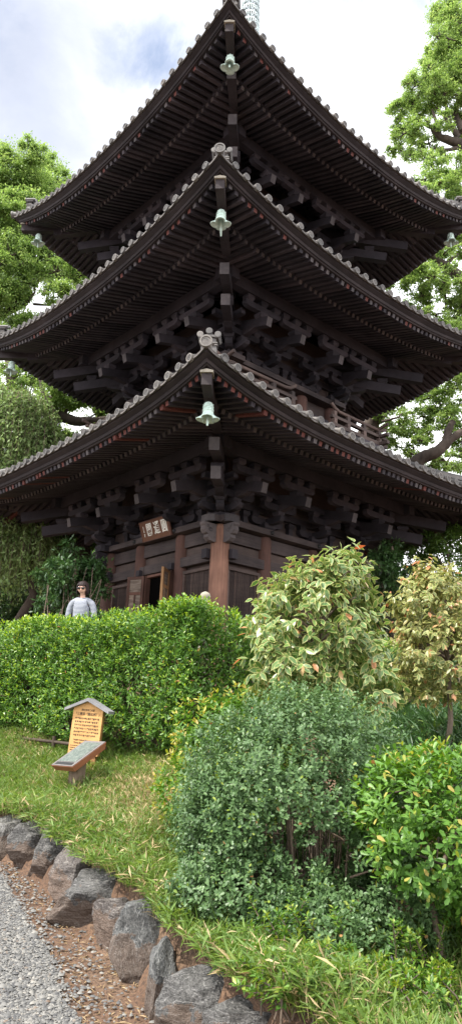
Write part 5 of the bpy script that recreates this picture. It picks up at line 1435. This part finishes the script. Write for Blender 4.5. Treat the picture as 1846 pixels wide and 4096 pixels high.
# dark understory shrubs, left
def under(name, label, lst, Y, seed, base, mat='under', L=.13, per=330, group='dark shrubs behind the hedge'):
    rr = random.Random(seed); o_b = np.array(g_(*base)); st_ = []
    tree(name, label, o_b, [(o_b, .045), (AY(lst[0][0], lst[0][1]+30, Y), .045), (AY(lst[0][0], lst[0][1], Y), .03)],
         [[((o_b[0]+rr.uniform(-.6, .6), o_b[1]+rr.uniform(-.4, .1), o_b[2]), .03), lp(a[0]+rr.uniform(-12, 12), a[1]+8, Y-.2, .012)] for a in lst[1:] for _ in range(2)],
         BL(lst, Y, .5, seed), per, L, .38, [M[mat]], seed, 'twig', group, .42, .3, False)
under('evergreen_shrub', 'dark leafy shrub with pale slender stems directly behind the woman', [(190, 1405, 40), (230, 1420, 36), (160, 1430, 38), (200, 1460, 45), (250, 1450, 30), (245, 1500, 32), (130, 1460, 38), (170, 1500, 42), (215, 1520, 40), (130, 1530, 38), (255, 1545, 30)], 16.6, 211, (-3.7, 16.6))
under('evergreen_shrub', 'dark leafy shrub below the weeping tree at the left edge', [(30, 1500, 45), (80, 1470, 42), (110, 1420, 34), (60, 1540, 45), (10, 1560, 45), (100, 1540, 40), (-30, 1520, 50), (30, 1590, 40), (90, 1590, 40), (150, 1580, 36)], 22.8, 212, (-7.6, 22.8))
under('evergreen_shrub', 'darkest shrub between the weeping tree trunk and the old grey trunk', [(60, 1390, 40), (20, 1430, 45), (130, 1380, 36), (100, 1440, 40), (-20, 1380, 40), (150, 1340, 30), (90, 1330, 36), (180, 1360, 26), (250, 1410, 24), (200, 1560, 40), (260, 1520, 36)], 23.6, 213, (-6.4, 23.6))
# right: two tall trees, the upper crown and the lower limbs
b0 = g_(11.6, 23.5)
tree('camphor_tree', 'tall tree at the upper right whose dark forked limbs spread against the white sky', b0,
     [(b0, .6), ((11.5, 23.5, 8), .5), (AY(1230, 560, 23.5), .4), (AY(1185, 340, 23.5), .26), (AY(1175, 150, 23.5), .12)],
     [[lp(1190, 420, 23.5, .3), lp(1161, 362, 23.3, .26), lp(1105, 345, 23, .16), lp(1085, 320, 23, .12), lp(1050, 305, 22.8, .05)], [lp(1150, 345, 23.3, .16), lp(1140, 325, 23.2, .13), lp(1115, 290, 23, .09), lp(1095, 270, 22.9, .04)],
      [lp(1105, 340, 23, .1), lp(1090, 290, 23, .07), lp(1086, 275, 23, .04)], [lp(1130, 310, 23.2, .1), lp(1120, 260, 23.2, .08), lp(1100, 220, 23.2, .05)], [lp(1161, 330, 23.3, .2), lp(1145, 290, 23.3, .12), lp(1150, 200, 23.3, .05)],
      [lp(1150, 372, 23.3, .1), lp(1110, 378, 23.1, .07), lp(1090, 372, 23, .03)]],
     BL([(1130, 10, 38), (1160, 30, 44), (1120, 45, 22), (1150, 75, 36), (1140, 115, 40), (1110, 130, 28), (1165, 130, 44), (1090, 165, 34), (1125, 165, 38), (1070, 190, 32), (1105, 205, 38), (1150, 200, 44), (1045, 215, 24), (1085, 235, 36), (1130, 245, 34), (1010, 265, 26), (1035, 255, 22), (1000, 285, 22), (1025, 300, 30), (1050, 320, 26),
         (1015, 335, 24), (1060, 285, 20), (1010, 365, 20), (1045, 355, 28), (1080, 365, 24), (1110, 310, 22), (1150, 275, 26), (1165, 300, 26), (1025, 395, 14), (1070, 395, 18), (1120, 390, 18), (1200, 180, 60), (1210, 40, 60), (1220, 320, 50)], 23.3, .9, 4, 1.15), 800, .1, .42, [cm], 105, 'bark', 'tall trees around the pagoda', .4)
b0 = g_(10.3, 21.6)
tree('camphor_tree', 'spreading tree at the right, its thick limb crossing below the topmost eave tip', b0,
     [(b0, .5), ((10.2, 21.6, 6), .44), (AY(1215, 900, 21.6), .36), (AY(1190, 720, 21.6), .3), (AY(1165, 690, 21.6), .26)],
     [[lp(1185, 715, 21.6, .28), lp(1140, 685, 21.4, .22), lp(1110, 662, 21.3, .17), lp(1072, 635, 21.2, .08)], [lp(1120, 665, 21.3, .1), lp(1150, 640, 21.3, .05)], [lp(1110, 660, 21.3, .07), lp(1090, 690, 21.2, .04), lp(1080, 700, 21.2, .02)],
      [lp(1020, 720, 21.8, .05), lp(1020, 690, 21.8, .04), lp(1016, 650, 21.8, .02)], [lp(1120, 780, 21.8, .05), lp(1118, 740, 21.8, .04), lp(1135, 725, 21.8, .02)],
      [lp(1120, 540, 22, .1), lp(1125, 500, 22, .06), lp(1120, 480, 22, .04)]],
     BL([(1060, 450, 26), (1100, 445, 30), (1140, 450, 34), (1165, 470, 34), (1120, 480, 32), (1150, 515, 30), (1085, 475, 22), (1150, 570, 30), (1165, 620, 30), (1120, 600, 22), (1075, 660, 24), (1040, 675, 26), (1005, 675, 22), (980, 700, 18), (1010, 705, 24), (1050, 715, 30), (1085, 705, 26), (1130, 700, 26), (1160, 740, 28), (1045, 755, 22), (1075, 745, 24), (1100, 790, 22), (1130, 800, 28), (1155, 830, 34), (1155, 780, 26), (1110, 640, 24), (960, 715, 14)], 21.6, .8, 5, 1.28), 760, .1, .42, [cm], 109, 'bark', 'tall trees around the pagoda', .4)
b0 = g_(6.2, 25.5)
tree('camphor_tree', 'leaning tree with a thick diagonal limb rising behind the broken balcony railing at the right', b0,
     [(b0, .5), (AY(905, 1120, 25), .42), (AY(940, 1055, 24.6), .32), (AY(985, 1010, 24.2), .28), (AY(1020, 960, 24), .2)],
     [[lp(1020, 1185, 23, .34), lp(1060, 1152, 22.8, .26), lp(1100, 1135, 22.6, .24), lp(1125, 1110, 22.6, .2), lp(1160, 1085, 22.6, .14)], [lp(1118, 1120, 22.6, .18), lp(1125, 1085, 22.6, .15), lp(1138, 1060, 22.6, .12)], [lp(960, 1060, 24, .06), lp(1000, 1050, 23.5, .04), lp(1010, 1040, 23.5, .02)]],
     BL([(1010, 1020, 24), (1045, 1000, 28), (1085, 985, 30), (1130, 960, 34), (1160, 930, 34), (1110, 1020, 34), (1150, 1005, 36), (1065, 1040, 24), (1135, 1060, 28), (985, 1075, 20), (1015, 1090, 26), (1050, 1085, 24), (1000, 1120, 24), (1040, 1125, 26), (1085, 1095, 22), (1160, 1110, 24), (1120, 1165, 28), (1085, 1175, 22), (1155, 1165, 28), (965, 1045, 14), (950, 1020, 12), (1100, 1210, 24), (1150, 1230, 28)], 24.5, .8, 6, 1.28), 760, .1, .42, [cm], 111, 'bark', 'tall trees around the pagoda', .4)
under('evergreen_shrub', 'dense mid-green shrub at the right edge below the lowest eave', [(1120, 1345, 30), (1080, 1365, 30), (1160, 1340, 34), (1130, 1400, 38), (1060, 1400, 34), (1020, 1385, 28), (1160, 1440, 40), (1090, 1440, 38), (1110, 1490, 40), (1165, 1510, 40), (1045, 1440, 34), (1050, 1470, 34), (1150, 1470, 40), (1100, 1400, 34)], 19, 221, (6.4, 19), 'camphor2', .12, 260)
under('evergreen_shrub', 'very dark shrub beside the pale dead trunk, sky showing through its top', [(985, 1375, 20), (960, 1400, 26), (1000, 1410, 28), (960, 1440, 34), (1010, 1460, 36), (970, 1490, 36), (940, 1520, 36), (1010, 1530, 40), (1060, 1530, 40), (1010, 1590, 40), (1060, 1600, 40), (940, 1580, 36)], 17.8, 222, (4.4, 17.8))
under('evergreen_shrub', 'low dark shrub filling the shade behind the orange-tinged shrub', [(1000, 1660, 40), (1050, 1690, 40), (1100, 1740, 45), (1150, 1760, 45), (1010, 1740, 40), (1040, 1790, 40), (990, 1800, 34), (1150, 1680, 45)], 10.6, 223, (3.3, 10.6), L=.09)
p0 = AY(917, 1430, 22); b0 = np.array(g_(p0[0], 22)); mb = MB()
mb.tube([b0*0, np.array(AY(916, 1470, 22))-b0, np.array(AY(918, 1400, 22))-b0, np.array(AY(914, 1372, 22))-b0], [.24, .17, .165, .13], 12)
dt = thing('dead_trunk', 'pale dead tree trunk with a slanted broken top behind the right end of the pagoda', 'tree trunk', tuple(b0)); mb.build('trunk', M['barkpale'], dt)
# woodland far behind, reading as one mass
rg = np.random.default_rng(5); bl = []
for x in np.arange(-34, 35, 1.7): bl.append((np.array([x+rg.uniform(-1, 1), 44+rg.uniform(-4, 6), rg.uniform(4, 12)]), rg.uniform(2.4, 3.8)))
for x in np.arange(-34, 35, 2.6): bl.append((np.array([x+rg.uniform(-1, 1), 38+rg.uniform(-3, 3), rg.uniform(2.5, 5)]), rg.uniform(1.8, 2.6)))
P, D, Nn, Ls, Ws = leaf_cloud(bl, 60, .34, .5, rg, None, .4)
struct(link('distant_woodland', make_leaves('distant_woodland', P, D, Nn, Ls, Ws, [M['camphor2']], 'simple', .15)), 'stuff')

# ------------------------------------------------------------------ sky, sun, camera
SUN_EL, SUN_AZ = math.radians(56), math.radians(238)      # azimuth clockwise from +Y: behind the camera, to its left
w = bpy.data.worlds.new('World'); SC.world = w; w.use_nodes = True; nt = w.node_tree; nt.nodes.clear()
out = nt.nodes.new('ShaderNodeOutputWorld'); bg = nt.nodes.new('ShaderNodeBackground')
sky = nt.nodes.new('ShaderNodeTexSky'); sky.sky_type = 'NISHITA'; sky.sun_disc = False; sky.sun_elevation = SUN_EL; sky.sun_rotation = SUN_AZ
sky.air_density = 1.0; sky.dust_density = 1.5
tc = nt.nodes.new('ShaderNodeTexCoord'); mp = nt.nodes.new('ShaderNodeMapping'); mp.inputs['Location'].default_value = (1.1, .4, 2.2)
nt.links.new(tc.outputs['Generated'], mp.inputs['Vector'])
cl = noise(nt, mp.outputs[0], 5.5, 9, .6, .4); cl2 = noise(nt, mp.outputs[0], 2.3, 7, .55, .3)
def patch(dx, dy, r0, r1, wob):
    """soft-edged opening in the cloud round one direction of the sky, frayed by noise"""
    dv = N(nt, 'ShaderNodeVectorMath', operation='DISTANCE'); nt.links.new(tc.outputs['Generated'], dv.inputs[0]); dv.inputs[1].default_value = tuple(norm(ray(dx, dy)))
    ad = N(nt, 'ShaderNodeMath', operation='MULTIPLY_ADD', i_1=wob); nt.links.new(cl, ad.inputs[0]); nt.links.new(dv.outputs['Value'], ad.inputs[2])
    return ramp(nt, ad.outputs[0], [(r0+wob*.5, (1, 1, 1)), (r1+wob*.5, (0, 0, 0))])
c = ramp(nt, cl2, [(.36, (10.5, 10.8, 11.8)), (.48, (14, 14.1, 14.4)), (.6, (17, 17, 17))])
thin = mixc(nt, .85, sky.outputs[0], (3.9, 4.15, 4.9))
for dx, dy, r0, r1, wob, am in ((40, 120, .0, .22, .24, .8), (60, 330, .0, .2, .25, .55), (850, 110, .0, .16, .2, .42), (1010, 40, .0, .14, .22, .25), (-300, 100, .1, .5, .3, .8), (900, -500, .1, .5, .4, .7)):
    pf = patch(dx, dy, r0, r1, wob); c = mixc(nt, mixc(nt, 1, pf, (am, am, am), 'MULTIPLY'), c, thin)
gap = mixc(nt, .7, sky.outputs[0], (2.3, 3.0, 4.5))
for dx, dy, r0, r1, wob in ((395, 122, -.03, .035, .2), (285, 145, -.05, .03, .22), (420, 165, -.05, .015, .2), (-500, -300, 0, .2, .4), (1500, -700, 0, .25, .4)):
    c = mixc(nt, patch(dx, dy, r0, r1, wob), c, gap)
nt.links.new(c, bg.inputs['Color']); bg.inputs['Strength'].default_value = .1
nt.links.new(bg.outputs[0], out.inputs['Surface'])
sun = bpy.data.lights.new('sun', 'SUN'); sun.energy = 3.6; sun.angle = math.radians(.6); sun.color = (1, .95, .86)
so = bpy.data.objects.new('sun', sun); COL.objects.link(so)
sd = Vector((math.sin(SUN_AZ)*math.cos(SUN_EL), math.cos(SUN_AZ)*math.cos(SUN_EL), math.sin(SUN_EL)))
so.rotation_euler = sd.to_track_quat('Z', 'Y').to_euler(); so.location = sd*60
cam = bpy.data.cameras.new('camera'); cam.sensor_fit = 'VERTICAL'; cam.sensor_height = 24; cam.lens = CF/4096*24; cam.clip_end = 2000; cam.clip_start = .05
co = bpy.data.objects.new('camera', cam); COL.objects.link(co)
cr, sr, cp, sp = math.cos(CR), math.sin(CR), math.cos(CP), math.sin(CP)
R_ = np.array([1., 0, 0]); U_ = np.array([0, -sp, cp]); Fw = np.array([0, cp, sp])
Xc = R_*cr+U_*sr; Yc = -R_*sr+U_*cr
mt = Matrix([[Xc[i], Yc[i], -Fw[i], 0] for i in range(3)]+[[0, 0, 0, 1]]); mt.translation = Vector((0, 0, CAMZ)); co.matrix_world = mt
SC.camera = co
SC.view_settings.view_transform = 'Standard'; SC.view_settings.look = 'None'; SC.view_settings.exposure = 1.0; SC.view_settings.gamma = 1
SC.cycles.max_bounces = 8; SC.cycles.diffuse_bounces = 4; SC.cycles.transmission_bounces = 4; SC.cycles.use_denoising = True
